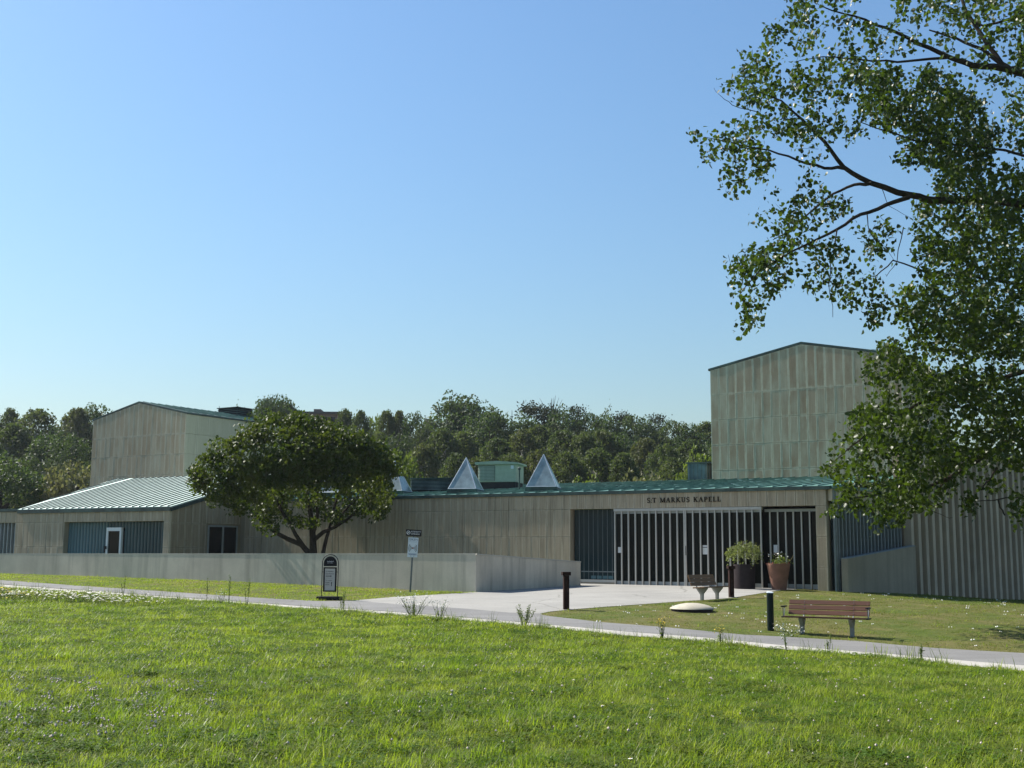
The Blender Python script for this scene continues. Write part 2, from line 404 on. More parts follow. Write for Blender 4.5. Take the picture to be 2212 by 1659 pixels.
M['pale_leaf'] = leafmat('pale_leaf', (0.12, 0.12, 0.06), (0.2, 0.19, 0.11), 0.25, 0.6, 0.2, 0.8)
M['bright_leaf'] = leafmat('bright_leaf', (0.09, 0.125, 0.025), (0.14, 0.17, 0.04), 0.35, 0.55, 0.2, 0.8)
M['shrub_leaf'] = leafmat('potted_shrub_leaf', (0.13, 0.16, 0.05), (0.21, 0.23, 0.09), 0.3, 0.5, 0.3, 3.0)
M['grass'] = leafmat('meadow_grass', (0.125, 0.19, 0.016), (0.225, 0.262, 0.034), 0.5, 0.45, 0.28, 0.45, (0.24, 0.25, 0.07))
M['clover'] = leafmat('clover', (0.06, 0.11, 0.015), (0.09, 0.14, 0.02), 0.35, 0.6, 0.1, 0.6, (0.13, 0.14, 0.03))
M['lawn_blade'] = leafmat('lawn_grass', (0.075, 0.135, 0.012), (0.145, 0.135, 0.036), 0.35, 0.6, 0.1, 0.3, (0.25, 0.215, 0.085))
M['straw'] = plain('dry_straw', (0.34, 0.29, 0.15), 0.8)
M['weed'] = leafmat('weed_green', (0.09, 0.12, 0.04), (0.14, 0.17, 0.06), 0.35, 0.6, 0.2, 3)
M['petal'] = plain('white_petal', (0.78, 0.76, 0.68), 0.7, var=0.05, bump=0)
M['petal_pink'] = plain('clover_flower', (0.5, 0.42, 0.36), 0.8, var=0.2, bump=0)
M['yellow'] = plain('yellow_petal', (0.62, 0.45, 0.04), 0.7, var=0.1, bump=0)
M['bark'] = plain('grey_brown_bark', (0.045, 0.035, 0.026), 0.95, var=0.4, scale=5, bump=0.5)
M['bark_birch'] = plain('birch_bark', (0.28, 0.27, 0.24), 0.9, var=0.5, scale=3)

# ------------------------------------------------------------------ ground, path, lawns
def pip(poly, X, Y):
    poly = np.asarray(poly); ins = np.zeros(len(X), bool); n = len(poly)
    for i in range(n):
        x1, y1 = poly[i]; x2, y2 = poly[(i + 1) % n]
        if y1 == y2: continue
        c = ((y1 > Y) != (y2 > Y)) & (X < (x2 - x1) * (Y - y1) / (y2 - y1) + x1); ins ^= c
    return ins
def drape(name, poly, step, dz, m):
    poly = np.asarray(poly, float); out = []
    for i in range(len(poly)):
        a, b = poly[i], poly[(i + 1) % len(poly)]; k = max(1, int(np.linalg.norm(b - a) / step))
        out += [a + (b - a) * j / k for j in range(k)]
    nb = len(out); out = np.array(out)
    lo, hi = out.min(0), out.max(0)
    X, Y = np.meshgrid(np.arange(lo[0], hi[0], step), np.arange(lo[1], hi[1], step)); X = X.ravel(); Y = Y.ravel()
    k = pip(out, X, Y); X, Y = X[k], Y[k]
    keep = np.ones(len(X), bool)
    for i in range(0, nb): keep &= (X - out[i, 0]) ** 2 + (Y - out[i, 1]) ** 2 > (0.35 * step) ** 2
    pts = np.r_[out, np.c_[X[keep], Y[keep]]]
    r = delaunay_2d_cdt([Vector(p) for p in pts], [], [list(range(nb))], 1, 1e-5)
    vs = np.array([tuple(v) for v in r[0]]); z = g(vs[:, 0], vs[:, 1]) + dz
    me = bpy.data.meshes.new(name); me.from_pydata([tuple(v) for v in np.c_[vs, z]], [], [tuple(f) for f in r[2]])
    bm = bmesh.new(); bm.from_mesh(me); bmesh.ops.recalc_face_normals(bm, faces=bm.faces)
    if sum(f.normal.z for f in bm.faces) < 0: bmesh.ops.reverse_faces(bm, faces=bm.faces)
    bm.to_mesh(me); bm.free()
    for p in me.polygons: p.use_smooth = True
    me.materials.append(m)
    return link(bpy.data.objects.new(name, me))
def grid_axis(a, b, fine, lo, hi, n):
    return np.unique(np.r_[np.linspace(a, lo, n), np.arange(lo, hi, fine), np.linspace(hi, b, n)])
gx = grid_axis(-700, 700, 0.8, -34, 34, 26); gy = grid_axis(-300, 900, 0.8, -4, 74, 40)
GX, GY = np.meshgrid(gx, gy); gz = g(GX.ravel(), GY.ravel())
nx, ny = len(gx), len(gy)
ii = np.arange(nx * ny).reshape(ny, nx)
ground = link(bpy.data.objects.new('ground', mesh_np('ground', np.c_[GX.ravel(), GY.ravel(), gz],
              np.stack([ii[:-1, :-1], ii[:-1, 1:], ii[1:, 1:], ii[1:, :-1]], -1).reshape(-1, 4), M['ground'], True)))
tag(ground, 'grass covered ground under the meadow and round the buildings', kind='structure')

OFF_MAIN = 42.4
P_up_left = [(-120, 1246), (0, 1254), (208, 1269), (400, 1282), (553, 1292.5), (690, 1300), (760, 1299), (850, 1291), (1011, 1281.5)]
P_up = [G(*p) for p in P_up_left]
wall_corner = W(1027, 1280, 42)[:2]; wall_end = W(1254, 1266, 46.5)[:2]; wall_left = W(0, 1239, 56)[:2]
f_l = on_off(1236, OFF_MAIN + 0.15); f_r = on_off(1775, OFF_MAIN + 0.15)
isl_up = [(1735, 1273.5), (1690, 1276), (1579, 1293), (1479, 1300), (1384, 1307), (1260, 1316), (1190, 1322.5), (1168, 1327)]
isl_lo = [(1172, 1330.5), (1190, 1333), (1301, 1346), (1440, 1357), (1607, 1373), (1690, 1377), (1855, 1387), (2020, 1402), (2212, 1413), (2420, 1431)]
Iu = [G(*p) for p in isl_up]; Il = [G(*p) for p in isl_lo]
line_up = [(2420, 1466), (2212, 1440), (1926, 1415), (1690, 1395.5), (1536, 1380), (1354, 1366), (1229, 1354.5), (1000, 1335), (800, 1319.5), (640, 1309.5), (537, 1302), (316, 1286), (0, 1262.5), (-120, 1254)]
Lu = [G(*p) for p in line_up]
line_lo = [(2420, 1482), (2212, 1454), (1926, 1425), (1690, 1406), (1536, 1390.5), (1326, 1374), (1229, 1364), (1000, 1343), (800, 1327), (640, 1316), (537, 1308), (340, 1294), (0, 1272), (-120, 1264)]
Lo = [G(*p) for p in line_lo]
SPL = [G(*p) for p in [(1100, 1325), (1000, 1316), (880, 1308)]]
path = drape('path', P_up[:7] + SPL[::-1] + [Iu[-1]] + Il + Lu, 0.7, 0.022, M['path'])
tag(path, 'grey asphalt path running along the meadow edge', kind='structure')
court = drape('forecourt', P_up[6:] + [wall_corner + np.array([0.05, 0.1]), wall_end + np.array([0.05, 0.1]), f_l, f_r] + Iu + SPL, 0.7, 0.022, M['asphalt'])
tag(court, 'pale asphalt forecourt in front of the glass entrance', kind='structure')
kp = [G(x, y + 1.6) for x, y in line_up] + Lo[::-1]
kerb = drape('path_edge', kp, 0.5, 0.034, M['kerb'])
tag(kerb, 'pale concrete edging strip along the near side of the path', kind='structure')

# lawn sheets
verge_poly = [wall_left + (wall_left - wall_corner) * 0.12] + [wall_left, wall_corner] + P_up[::-1]
verge = drape('verge_lawn', verge_poly, 0.7, 0.012, M['lawn']); tag(verge, 'mown grass verge below the concrete wall', kind='structure')
S0 = np.array([11.35, 42.95]); D2 = np.array([0.72, 0.69]); D2 = D2 / np.linalg.norm(D2); N2 = np.array([D2[1], -D2[0]])
isl_poly = [f_r] + [S0 + D2 * t for t in (0.3, 3, 6, 10, 14, 19)] + [np.array([27.0, 40]), np.array([20.0, 24])] + Il[::-1] + Iu[::-1]
isl = drape('island_lawn', isl_poly, 0.7, 0.012, M['lawn']); tag(isl, 'mown lawn with dry patches round the benches', kind='structure')
mead_poly = Lo + [np.array([-32, 38.0]), np.array([-14, 14.0]), np.array([-7.5, 6.5]), np.array([7.5, 6.5]), np.array([12.5, 13.5])]

# ------------------------------------------------------------------ grass (geometry-node stuff)
def tuft(name, n, rad, h, w, m, lean=0.5, seg=2, seed=0):
    r = np.random.default_rng(seed); V = []; Fc = []
    for _ in range(n):
        a = r.uniform(0, 6.283); q = rad * math.sqrt(r.uniform()); bx, by = q * math.cos(a), q * math.sin(a)
        hh = h * r.uniform(0.45, 1.25); az = r.uniform(0, 6.283); ln = lean * r.uniform(0.15, 1.3) * hh
        wd = w * r.uniform(0.6, 1.2) * 0.5; px, py = -math.sin(az) * wd, math.cos(az) * wd
        o = len(V)
        for k in range(seg + 1):
            f = k / seg; cx = bx + math.cos(az) * ln * f * f; cy = by + math.sin(az) * ln * f * f; cz = hh * (f - 0.28 * f * f * lean) - 0.01
            if k < seg:
                s = 1 - 0.45 * f; V += [(cx - px * s, cy - py * s, cz), (cx + px * s, cy + py * s, cz)]
            else: V.append((cx, cy, cz))
        for k in range(seg - 1): Fc.append((o + 2 * k, o + 2 * k + 1, o + 2 * k + 3, o + 2 * k + 2))
        Fc.append((o + 2 * seg - 2, o + 2 * seg - 1, o + 2 * seg))
    me = bpy.data.meshes.new(name); me.from_pydata(V, [], Fc); me.materials.append(m)
    return bpy.data.objects.new(name, me)
def cloverpatch(name, n, rad, h, m, flowers=0, fm=None, seed=0, fr=0.011):
    r = np.random.default_rng(seed); b = MB()
    for _ in range(n):
        a = r.uniform(0, 6.283); q = rad * math.sqrt(r.uniform()); x, y = q * math.cos(a), q * math.sin(a); z = h * r.uniform(0.4, 1.1); s = r.uniform(0.009, 0.017)
        t1, t2 = r.uniform(-.5, .5, 2); az = r.uniform(0, 6.283)
        for k in range(3):
            c, sn = math.cos(az + k * 2.094), math.sin(az + k * 2.094)
            p = [(0, 0), (s, s * .7), (s * 1.7, 0), (s, -s * .7)]
            b.add([(x + u * c - v * sn, y + u * sn + v * c, z + u * t1 * c + v * t2) for u, v in p], [(0, 1, 2, 3)])
    nf = len(b.f)
    for _ in range(flowers):
        a = r.uniform(0, 6.283); q = rad * math.sqrt(r.uniform()); x, y = q * math.cos(a), q * math.sin(a); z = h * r.uniform(1.0, 1.5); s = fr * r.uniform(.8, 1.2)
        b.add([(x, y, z - s), (x + s, y, z), (x, y + s, z), (x - s, y, z), (x, y - s, z), (x, y, z + s)],
              [(0, 2, 1), (0, 3, 2), (0, 4, 3), (0, 1, 4), (5, 1, 2), (5, 2, 3), (5, 3, 4), (5, 4, 1)])
    me = b.mesh(name, m)
    if fm:
        me.materials.append(fm)
        for p in me.polygons[nf:]: p.material_index = 1
    return bpy.data.objects.new(name, me)
def daisy(name, m_stem, m_pet, m_eye, h=0.3, r_=0.024, seed=0, n=5, rad=.15):
    r = np.random.default_rng(seed); b = MB(); mi = []
    for _ in range(n):
        a = r.uniform(0, 6.283); q = rad * math.sqrt(r.uniform()); x, y = q * math.cos(a), q * math.sin(a); z = h * r.uniform(0.6, 1.15)
        tx, ty = r.uniform(-.12, .12, 2); k0 = len(b.f)
        b.tube([(x, y, 0), (x + tx * .4, y + ty * .4, z * .6), (x + tx, y + ty, z)], 0.0022, 3, False); mi += [0] * (len(b.f) - k0)
        cx, cy = x + tx, y + ty; tl = r.uniform(-.35, .35, 2); k0 = len(b.f)
        for k in range(8):
            a0 = k * .7854; a1 = a0 + .3; a2 = a0 - .3
            pt = [(0, 0), (math.cos(a2) * r_, math.sin(a2) * r_), (math.cos(a1) * r_, math.sin(a1) * r_)]
            b.add([(cx + u, cy + v, z + u * tl[0] + v * tl[1]) for u, v in pt], [(0, 1, 2)])
        mi += [1] * (len(b.f) - k0); k0 = len(b.f); e = r_ * .33
        b.add([(cx + e, cy, z + .002), (cx, cy + e, z + .002), (cx - e, cy, z + .002), (cx, cy - e, z + .002), (cx, cy, z + .008)], [(0, 1, 4), (1, 2, 4), (2, 3, 4), (3, 0, 4)])
        mi += [2] * (len(b.f) - k0)
    me = bpy.data.meshes.new(name); me.from_pydata(b.v, [], b.f)
    for m in (m_stem, m_pet, m_eye): me.materials.append(m)
    me.polygons.foreach_set('material_index', np.array(mi, dtype=np.int32))
    return bpy.data.objects.new(name, me)
def scatter(name, region_obj, sources, density, smin, smax, label, cat=None, seed=0, weights=None, patch=None):
    c = bpy.data.collections.new(name + '_sources')
    for i, o in enumerate(sources):
        for k in range(weights[i] if weights else 1):
            q = o if k == 0 else o.copy()
            q.name = '%02d_%d_%s' % (i, k, name); c.objects.link(q)
    ng = bpy.data.node_groups.new(name, 'GeometryNodeTree')
    ng.interface.new_socket('Geometry', in_out='INPUT', socket_type='NodeSocketGeometry')
    ng.interface.new_socket('Geometry', in_out='OUTPUT', socket_type='NodeSocketGeometry')
    N, L = ng.nodes, ng.links
    gi = N.new('NodeGroupInput'); go = N.new('NodeGroupOutput')
    dp = N.new('GeometryNodeDistributePointsOnFaces'); dp.inputs['Density'].default_value = density; dp.inputs['Seed'].default_value = seed
    ip = N.new('GeometryNodeInstanceOnPoints'); ci = N.new('GeometryNodeCollectionInfo'); ci.inputs['Collection'].default_value = c
    ci.inputs['Separate Children'].default_value = True; ci.inputs['Reset Children'].default_value = True
    ip.inputs['Pick Instance'].default_value = True
    rr = N.new('FunctionNodeRandomValue'); rr.data_type = 'FLOAT_VECTOR'; rr.inputs['Min'].default_value = (-0.1, -0.1, 0); rr.inputs['Max'].default_value = (0.1, 0.1, 6.283)
    rs = N.new('FunctionNodeRandomValue'); rs.data_type = 'FLOAT'; rs.inputs[2].default_value = smin; rs.inputs[3].default_value = smax
    ri = N.new('FunctionNodeRandomValue'); ri.data_type = 'INT'; ri.inputs[4].default_value = 0; ri.inputs[5].default_value = 999
    L.new(gi.outputs[0], dp.inputs['Mesh']); L.new(dp.outputs['Points'], ip.inputs['Points']); L.new(ci.outputs[0], ip.inputs['Instance'])
    L.new(rr.outputs[0], ip.inputs['Rotation']); L.new(ri.outputs[2], ip.inputs['Instance Index'])
    scale_out = rs.outputs[1]
    pos = N.new('GeometryNodeInputPosition'); nz = N.new('ShaderNodeTexNoise'); nz.inputs['Scale'].default_value = 0.55; nz.inputs['Detail'].default_value = 3
    L.new(pos.outputs[0], nz.inputs['Vector'])
    if patch:
        mr = N.new('ShaderNodeMapRange'); mr.inputs['From Min'].default_value = patch[0]; mr.inputs['From Max'].default_value = patch[1]
        mr.inputs['To Min'].default_value = 0.0; mr.inputs['To Max'].default_value = density
        nz.inputs['Scale'].default_value = patch[2]
        L.new(nz.outputs[0], mr.inputs['Value']); L.new(mr.outputs[0], dp.inputs['Density'])
    else:
        mr = N.new('ShaderNodeMapRange'); mr.inputs['From Min'].default_value = 0.3; mr.inputs['From Max'].default_value = 0.7
        mr.inputs['To Min'].default_value = 0.7; mr.inputs['To Max'].default_value = 1.35
        mm = N.new('ShaderNodeMath'); mm.operation = 'MULTIPLY'
        L.new(nz.outputs[0], mr.inputs['Value']); L.new(mr.outputs[0], mm.inputs[0]); L.new(scale_out, mm.inputs[1]); scale_out = mm.outputs[0]
    L.new(scale_out, ip.inputs['Scale'])
    L.new(ip.outputs[0], go.inputs[0])
    md = region_obj.modifiers.new('scatter', 'NODES'); md.node_group = ng
    region_obj.name = name; region_obj.data.name = name
    tag(region_obj, label, cat, kind='stuff')
    return region_obj
def world_region(name, poly, step=0.6, dz=0.0):
    return drape(name, poly, step, dz, M['ground'])
def clip_half(poly, ycut, below=True):
    out = []; n = len(poly)
    for i in range(n):
        a, b = poly[i], poly[(i + 1) % n]; ia = (a[1] <= ycut) == below; ib = (b[1] <= ycut) == below
        if ia: out.append(a)
        if ia != ib:
            t = (ycut - a[1]) / (b[1] - a[1]); out.append(a + (b - a) * t)
    return out
tufts = [tuft('t%d' % i, 46, 0.16, [0.085, 0.11, 0.075, 0.13][i], 0.0064, M['grass'], [0.9, 0.7, 1.2, 0.6][i], 2, i) for i in range(4)]
tufts += [tuft('tl', 20, 0.10, 0.2, 0.006, M['grass'], 0.8, 3, 9)]
clov = [cloverpatch('c%d' % i, 60, 0.17, 0.06, M['clover'], [0, 1][i], M['petal_pink'], i) for i in range(2)]
straws = [tuft('s0', 7, 0.14, 0.16, 0.003, M['straw'], 0.9, 2, 11)]
far_t = [tuft('f%d' % i, 40, 0.22, [0.11, 0.13, 0.1][i], 0.011, M['grass'], [0.9, 0.7, 1.1][i], 2, 20 + i) for i in range(3)]
mn = [np.asarray(p, float) for p in mead_poly]
near_poly = clip_half(mn, 17.0, True); far_poly = clip_half(mn, 17.0, False)
scatter('meadow_grass', world_region('m', near_poly), tufts + clov + straws, 76, 0.75, 1.25, 'long green meadow grass in the foreground', 'grass', 1, [4, 4, 4, 3, 1, 3, 1, 1])
scatter('far_meadow_grass', world_region('m2', far_poly), far_t + clov, 40, 0.8, 1.3, 'green meadow grass running up to the path edge', 'grass', 2, [3, 3, 3, 2, 1])
edge_poly = [p for p in Lo] + [p + np.array([-0.25, -0.75]) for p in Lo[::-1]]
tall = [tuft('e%d' % i, 16, 0.14, [0.26, 0.34][i], 0.009, [M['grass'], M['weed']][i], 0.5, 3, 40 + i) for i in range(2)]
scatter('edge_grass', world_region('m3', edge_poly, 0.4), tall + [far_t[0].copy()], 9, 0.6, 1.2, 'taller unmown grass along the near edge of the path', 'grass', 3)
short = [tuft('l%d' % i, 34, 0.2, [0.035, 0.045][i], 0.009, M['lawn_blade'], 1.2, 2, 50 + i) for i in range(2)]
lawn_pts = [tuft('l3', 12, 0.14, 0.08, 0.009, M['grass'], 0.8, 2, 55)]
scatter('island_grass', world_region('m4', isl_poly, 0.7, 0.008), short + lawn_pts, 26, 0.7, 1.3, 'short mown grass round the benches', 'grass', 4, [4, 4, 1])
short2 = [tuft('v%d' % i, 34, 0.22, [0.05, 0.07][i], 0.011, M['grass'], 1.0, 2, 60 + i) for i in range(2)]
scatter('verge_grass', world_region('m5', verge_poly, 0.7, 0.008), short2 + [short[0].copy()], 24, 0.7, 1.3, 'short grass on the verge below the concrete wall', 'grass', 5)
dz = [daisy('d%d' % i, M['weed'], M['petal'], M['yellow'], 0.3, 0.028, 70 + i, 5) for i in range(2)]
daisy_poly = [G(*p) for p in [(-60, 1285), (60, 1290), (230, 1299), (345, 1310), (330, 1318), (200, 1316), (90, 1309), (-60, 1306)]]
scatter('meadow_daisies', world_region('m6', daisy_poly, 0.5), dz, 11, 0.8, 1.2, 'white ox-eye daisies in the tall grass by the path on the left', 'flowers', 6, patch=(0.36, 0.52, 0.7))
yel = [daisy('y0', M['weed'], M['yellow'], M['yellow'], 0.3, 0.03, 77, 4)]
yel_poly = [G(*p) for p in [(-60, 1290), (50, 1294), (75, 1304), (-60, 1308)]]
scatter('yellow_flowers', world_region('m7', yel_poly, 0.5), yel, 12, 0.8, 1.2, 'yellow flowers in the tall grass at the left edge', 'flowers', 7, patch=(0.4, 0.55, 0.8))
few = [daisy('w0', M['weed'], M['petal'], M['yellow'], 0.12, 0.017, 81, 1, .05)]
scatter('scattered_daisies', world_region('m8', mn, 1.2), few, 0.22, 0.7, 1.2, 'a few small white flowers scattered through the meadow', 'flowers', 8)
cl_poly = [G(*p) for p in [(40, 1480), (420, 1470), (480, 1530), (380, 1600), (60, 1640), (-80, 1600)]]
clf = [cloverpatch('cf', 8, 0.12, 0.09, M['clover'], 5, M['petal_pink'], 90, 0.013)]
scatter('clover_flowers', world_region('m9', cl_poly, 0.4), clf, 16, 0.8, 1.2, 'pale clover heads in a patch of the near meadow on the left', 'flowers', 9, patch=(0.42, 0.6, 1.6))
pet = [cloverpatch('p0', 0, 0.1, 0.03, M['lawn_blade'], 2, M['petal'], 95, 0.02)]
scatter('fallen_petals', world_region('m10', isl_poly, 0.9), pet, 1.0, 0.7, 1.3, 'small white petals and daisies dotted over the mown lawn', 'flowers', 10, patch=(0.4, 0.62, 0.35))

# ------------------------------------------------------------------ building helpers
_slab_cache = {}
def slab_mesh(w, h, m, th=0.035, gap=0.008):
    k = (round(w, 3), round(h, 3), m.name)
    if k not in _slab_cache:
        b = MB(); x0, x1, z0, z1, c = gap / 2, w - gap / 2, gap / 2, h - gap / 2, 0.006
        b.add([(x0, 0, z0), (x1, 0, z0), (x1, 0, z1), (x0, 0, z1), (x0 + c, -th, z0 + c), (x1 - c, -th, z0 + c), (x1 - c, -th, z1 - c), (x0 + c, -th, z1 - c)],
              [(4, 5, 6, 7), (0, 1, 5, 4), (1, 2, 6, 5), (2, 3, 7, 6), (3, 0, 4, 7)])
        _slab_cache[k] = b.mesh('stone_slab', m)
    return _slab_cache[k]
def slab_poly(pts, m, th=0.035):        # a slab cut to a sloping top, polygon in (x, z)
    b = MB(); n = len(pts)
    b.add([(x, 0, z) for x, z in pts] + [(x, -th, z) for x, z in pts], [tuple(range(n, 2 * n))] + [(i, (i + 1) % n, (i + 1) % n + n, i + n) for i in range(n)])
    return b.mesh('stone_slab', m)
def slab_wall(parent, p0, ang, length, rows, w, m, top=None, skip=None, jit=0.004):
    n = max(1, round(length / w)); w = length / n; ca, sa = math.cos(ang), math.sin(ang)
    for j in range(len(rows) - 1):
        z0, z1 = rows[j], rows[j + 1]
        for i in range(n):
            s = i * w; yo = random.uniform(-jit, jit)
            loc = (p0[0] + ca * s - sa * yo, p0[1] + sa * s + ca * yo, 0)
            if skip and skip(s + w / 2, (z0 + z1) / 2): continue
            ta, tb = (top(s), top(s + w)) if top else (1e9, 1e9); tm = max(ta, tb)
            if z0 + 0.03 > min(ta, tb): 
                if z0 + 0.12 > tm: continue
            if min(ta, tb) >= z1 and not (top and top(s + w / 2) < z1):
                o = inst('stone_slab', slab_mesh(w, z1 - z0, m), parent, (loc[0], loc[1], z0), ang)
            else:
                g_ = 0.004; pts = [(g_, 0), (w - g_, 0)]
                if min(tb, z1) - z0 > 0.01: pts.append((w - g_, min(tb, z1) - z0))
                tc = top(s + w / 2)
                if tc > max(ta, tb) + 0.001: pts.append((w / 2, min(tc, z1) - z0))
                if min(ta, z1) - z0 > 0.01: pts.append((g_, min(ta, z1) - z0))
                if len(pts) >= 3: inst('stone_slab', slab_poly(pts, m), parent, (loc[0], loc[1], z0), ang)
ZB = 0.3                                 # world height of the building bases
def lz(z): return z + E - ZB             # eye-relative height -> height above a building's base

# ------------------------------------------------------------------ main range with the entrance
A0 = on_off(516, OFF_MAIN); A1 = on_off(1788, OFF_MAIN)
LEN = float(np.linalg.norm(A1 - A0))
def sx(x, off=OFF_MAIN): return float((on_off(x, off) - A0) @ E1)
main = thing('chapel_building', 'long low stone clad chapel building with the slatted glass entrance under a green roof', 'building', (A0[0], A0[1], ZB), ANG)
EAVE = lz(2.33); LINT = lz(1.69)
s1, s2 = sx(1232), sx(1764.5)
wb = MB()
wb.box(0, s1, 0.0, 0.35, -0.8, EAVE - 0.02); wb.box(s1, s2, 0.0, 0.35, LINT + 0.01, EAVE - 0.02); wb.box(s2, LEN, 0.0, 0.35, -0.8, EAVE - 0.02)
wb.box(LEN - 0.3, LEN, 0.353, 6.0, -0.8, EAVE - 0.02)
mwall = wb.obj('wall', M['core'], main)
r0 = [lz(-1.75), lz(-0.5), lz(0.6), lz(1.69), EAVE - 0.03]
slab_wall(mwall, (0, 0), 0, s1, r0[1:], 0.36, M['slab'], skip=lambda s, z: s < 0.2)
slab_wall(mwall, (s1 - 1.44, 0), 0, 1.44, r0[:2], 0.36, M['slab'])
slab_wall(mwall, (s1, 0), 0, s2 - s1, r0[3:], 0.36, M['slab'])
slab_wall(mwall, (s2, 0), 0, LEN - s2, r0, (LEN - s2), M['slab'])
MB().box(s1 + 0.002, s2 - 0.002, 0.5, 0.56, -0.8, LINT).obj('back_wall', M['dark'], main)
MB().box(s1 - 0.0, s1 + 0.02, 0.02, 0.34, -0.8, LINT).obj('jamb', M['core'], main)
# roof
SL = 0.0945
def roof_z(y): return EAVE + 0.06 + SL * (y + 0.05)
d2l = np.array([D2 @ E1, D2 @ E2])
br = np.array([LEN + 0.15, -0.05]) + d2l * 11.5
rp = [(-0.2, -0.05), (LEN + 0.15, -0.05), (br[0], 10.9), (-0.2, 10.9)]
b = MB(); v = [(x, y, roof_z(y)) for x, y in rp] + [(x, y, roof_z(y) - 0.09) for x, y in rp]
b.add(v, [(0, 1, 2, 3), (7, 6, 5, 4), (0, 4, 5, 1), (1, 5, 6, 2), (2, 6, 7, 3), (3, 7, 4, 0)])
mroof = b.obj('roof', M['copper'], main)
sm = MB(); yl = 11.0
sm.add([(-0.014, 0, 0), (0.014, 0, 0), (0.014, yl, SL * yl), (-0.014, yl, SL * yl), (-0.011, 0, 0.045), (0.011, 0, 0.045), (0.011, yl, SL * yl + 0.045), (-0.011, yl, SL * yl + 0.045)],
       [(0, 1, 5, 4), (4, 5, 6, 7), (1, 2, 6, 5), (3, 0, 4, 7), (2, 3, 7, 6)])
sme = sm.mesh('roof_seam', M['copper'])
k = 0.3
while k < LEN - 0.1:
    inst('roof_seam', sme, mroof, (k, -0.045, roof_z(-0.045) - 0.004)); k += 0.56
wlt = MB().box(0, 0.5, -0.02, 0.02, -0.02, 0.018).mesh('roof_welt', M['copper_sunlit'])
for q in range(150):
    x = 0.3 + 0.56 * random.randint(0, int(LEN / 0.56) - 1) + 0.03; y = random.uniform(0.3, 9.5)
    inst('roof_welt', wlt, mroof, (x, y, roof_z(y)))
MB().box(-0.2, LEN + 0.16, -0.085, -0.053, EAVE - 0.075, EAVE + 0.05).obj('roof_fascia', M['copper_dark'], main)
# glazing, left bay
sA = sx(1236.5); sB = sx(1328); sC = sx(1646)
gl = MB().box(sA, sB - 0.03, 0.2, 0.22, lz(-1.07), LINT - 0.02).obj('glazed_bay', M['glass_blue'], main)
pm = MB().box(-0.006, 0.006, -0.012, 0.0, 0, LINT - 0.02 - lz(-1.07)).mesh('glass_joint', M['slatm'])
for q in range(1, 9): inst('glass_joint', pm, gl, (sA + (sB - sA) * q / 9, 0.2, lz(-1.07)))
MB().box(s1 + 0.01, sB - 0.03, 0.12, 0.23, lz(-1.17), lz(-1.072)).obj('sill', M['white'], main)
MB().box(s1 + 0.01, sB - 0.03, 0.10, 0.24, -0.8, lz(-1.172)).obj('plinth', M['core'], main)
hr = MB().box(sA + 0.3, sB - 0.1, 0.19, 0.198, lz(-0.78), lz(-0.745)).obj('glass_rail', M['slatm'], gl)
pp = MB().box(0, 0.21, 0.188, 0.196, 0, 0.12).mesh('note', M['profil'])
for q in range(4): inst('window_note', pp, gl, (sB - 1.15 + q * 0.255, 0, lz(-1.04)))
# slatted door screen
scr = MB().box(sB - 0.03, sC + 0.02, -0.03, 0.12, lz(1.58), LINT - 0.005).obj('entrance_screen', M['white'], main)
MB().box(sB, sC, 0.06, 0.11, lz(1.49), lz(1.575)).obj('transom', M['grey_frame'], scr)
bz = lz(-1.27); mh = lz(1.578) - bz
mul = MB().box(-0.024, 0.024, -0.02, 0.045, 0, mh).mesh('mullion', M['white'])
xs = [0.0] + list(np.cumsum([0] * 0)) ; xs = []
pxs = [1190 + 0.2778 * q for q in (499, 551, 604, 658, 711, 765, 819, 874, 929, 985, 1039, 1050, 1107, 1165, 1222, 1279, 1336, 1394, 1453, 1512, 1571, 1637)]
xs = [sx(q) for q in pxs]
for q, x in enumerate(xs): inst('mullion', mul, scr, (x, 0, bz))
for q in range(len(xs) - 1):
    w_ = xs[q + 1] - xs[q] - 0.06
    if w_ < 0.05: continue
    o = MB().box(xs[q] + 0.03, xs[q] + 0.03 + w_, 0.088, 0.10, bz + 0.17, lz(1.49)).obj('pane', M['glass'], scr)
    MB().box(xs[q] + 0.03, xs[q] + 0.03 + w_, 0.07, 0.11, bz + 0.02, bz + 0.168).obj('kick_panel', M['grey_frame'], scr)
MB().box(sB - 0.03, sC + 0.02, -0.06, 0.14, bz - 0.06, bz + 0.012).obj('threshold', M['dark'], scr)
MB().box(xs[1] - 0.2, xs[1] - 0.06, 0.075, 0.085, lz(-0.02), lz(0.20)).obj('notice', M['paper'], scr)
nz_ = MB().box(xs[13] + 0.05, xs[13] + 0.26, 0.07, 0.084, lz(-0.06), lz(0.28)).obj('notice', M['paper'], scr)
MB().box(xs[13] + 0.06, xs[13] + 0.25, 0.064, 0.0695, lz(0.19), lz(0.215)).obj('print', M['ink'], nz_)
MB().tube([(xs[11] + 0.03, -0.08, lz(-0.1)), (xs[11] + 0.03, -0.08, lz(0.25))], 0.014, 8).obj('door_handle', M['black'], scr)
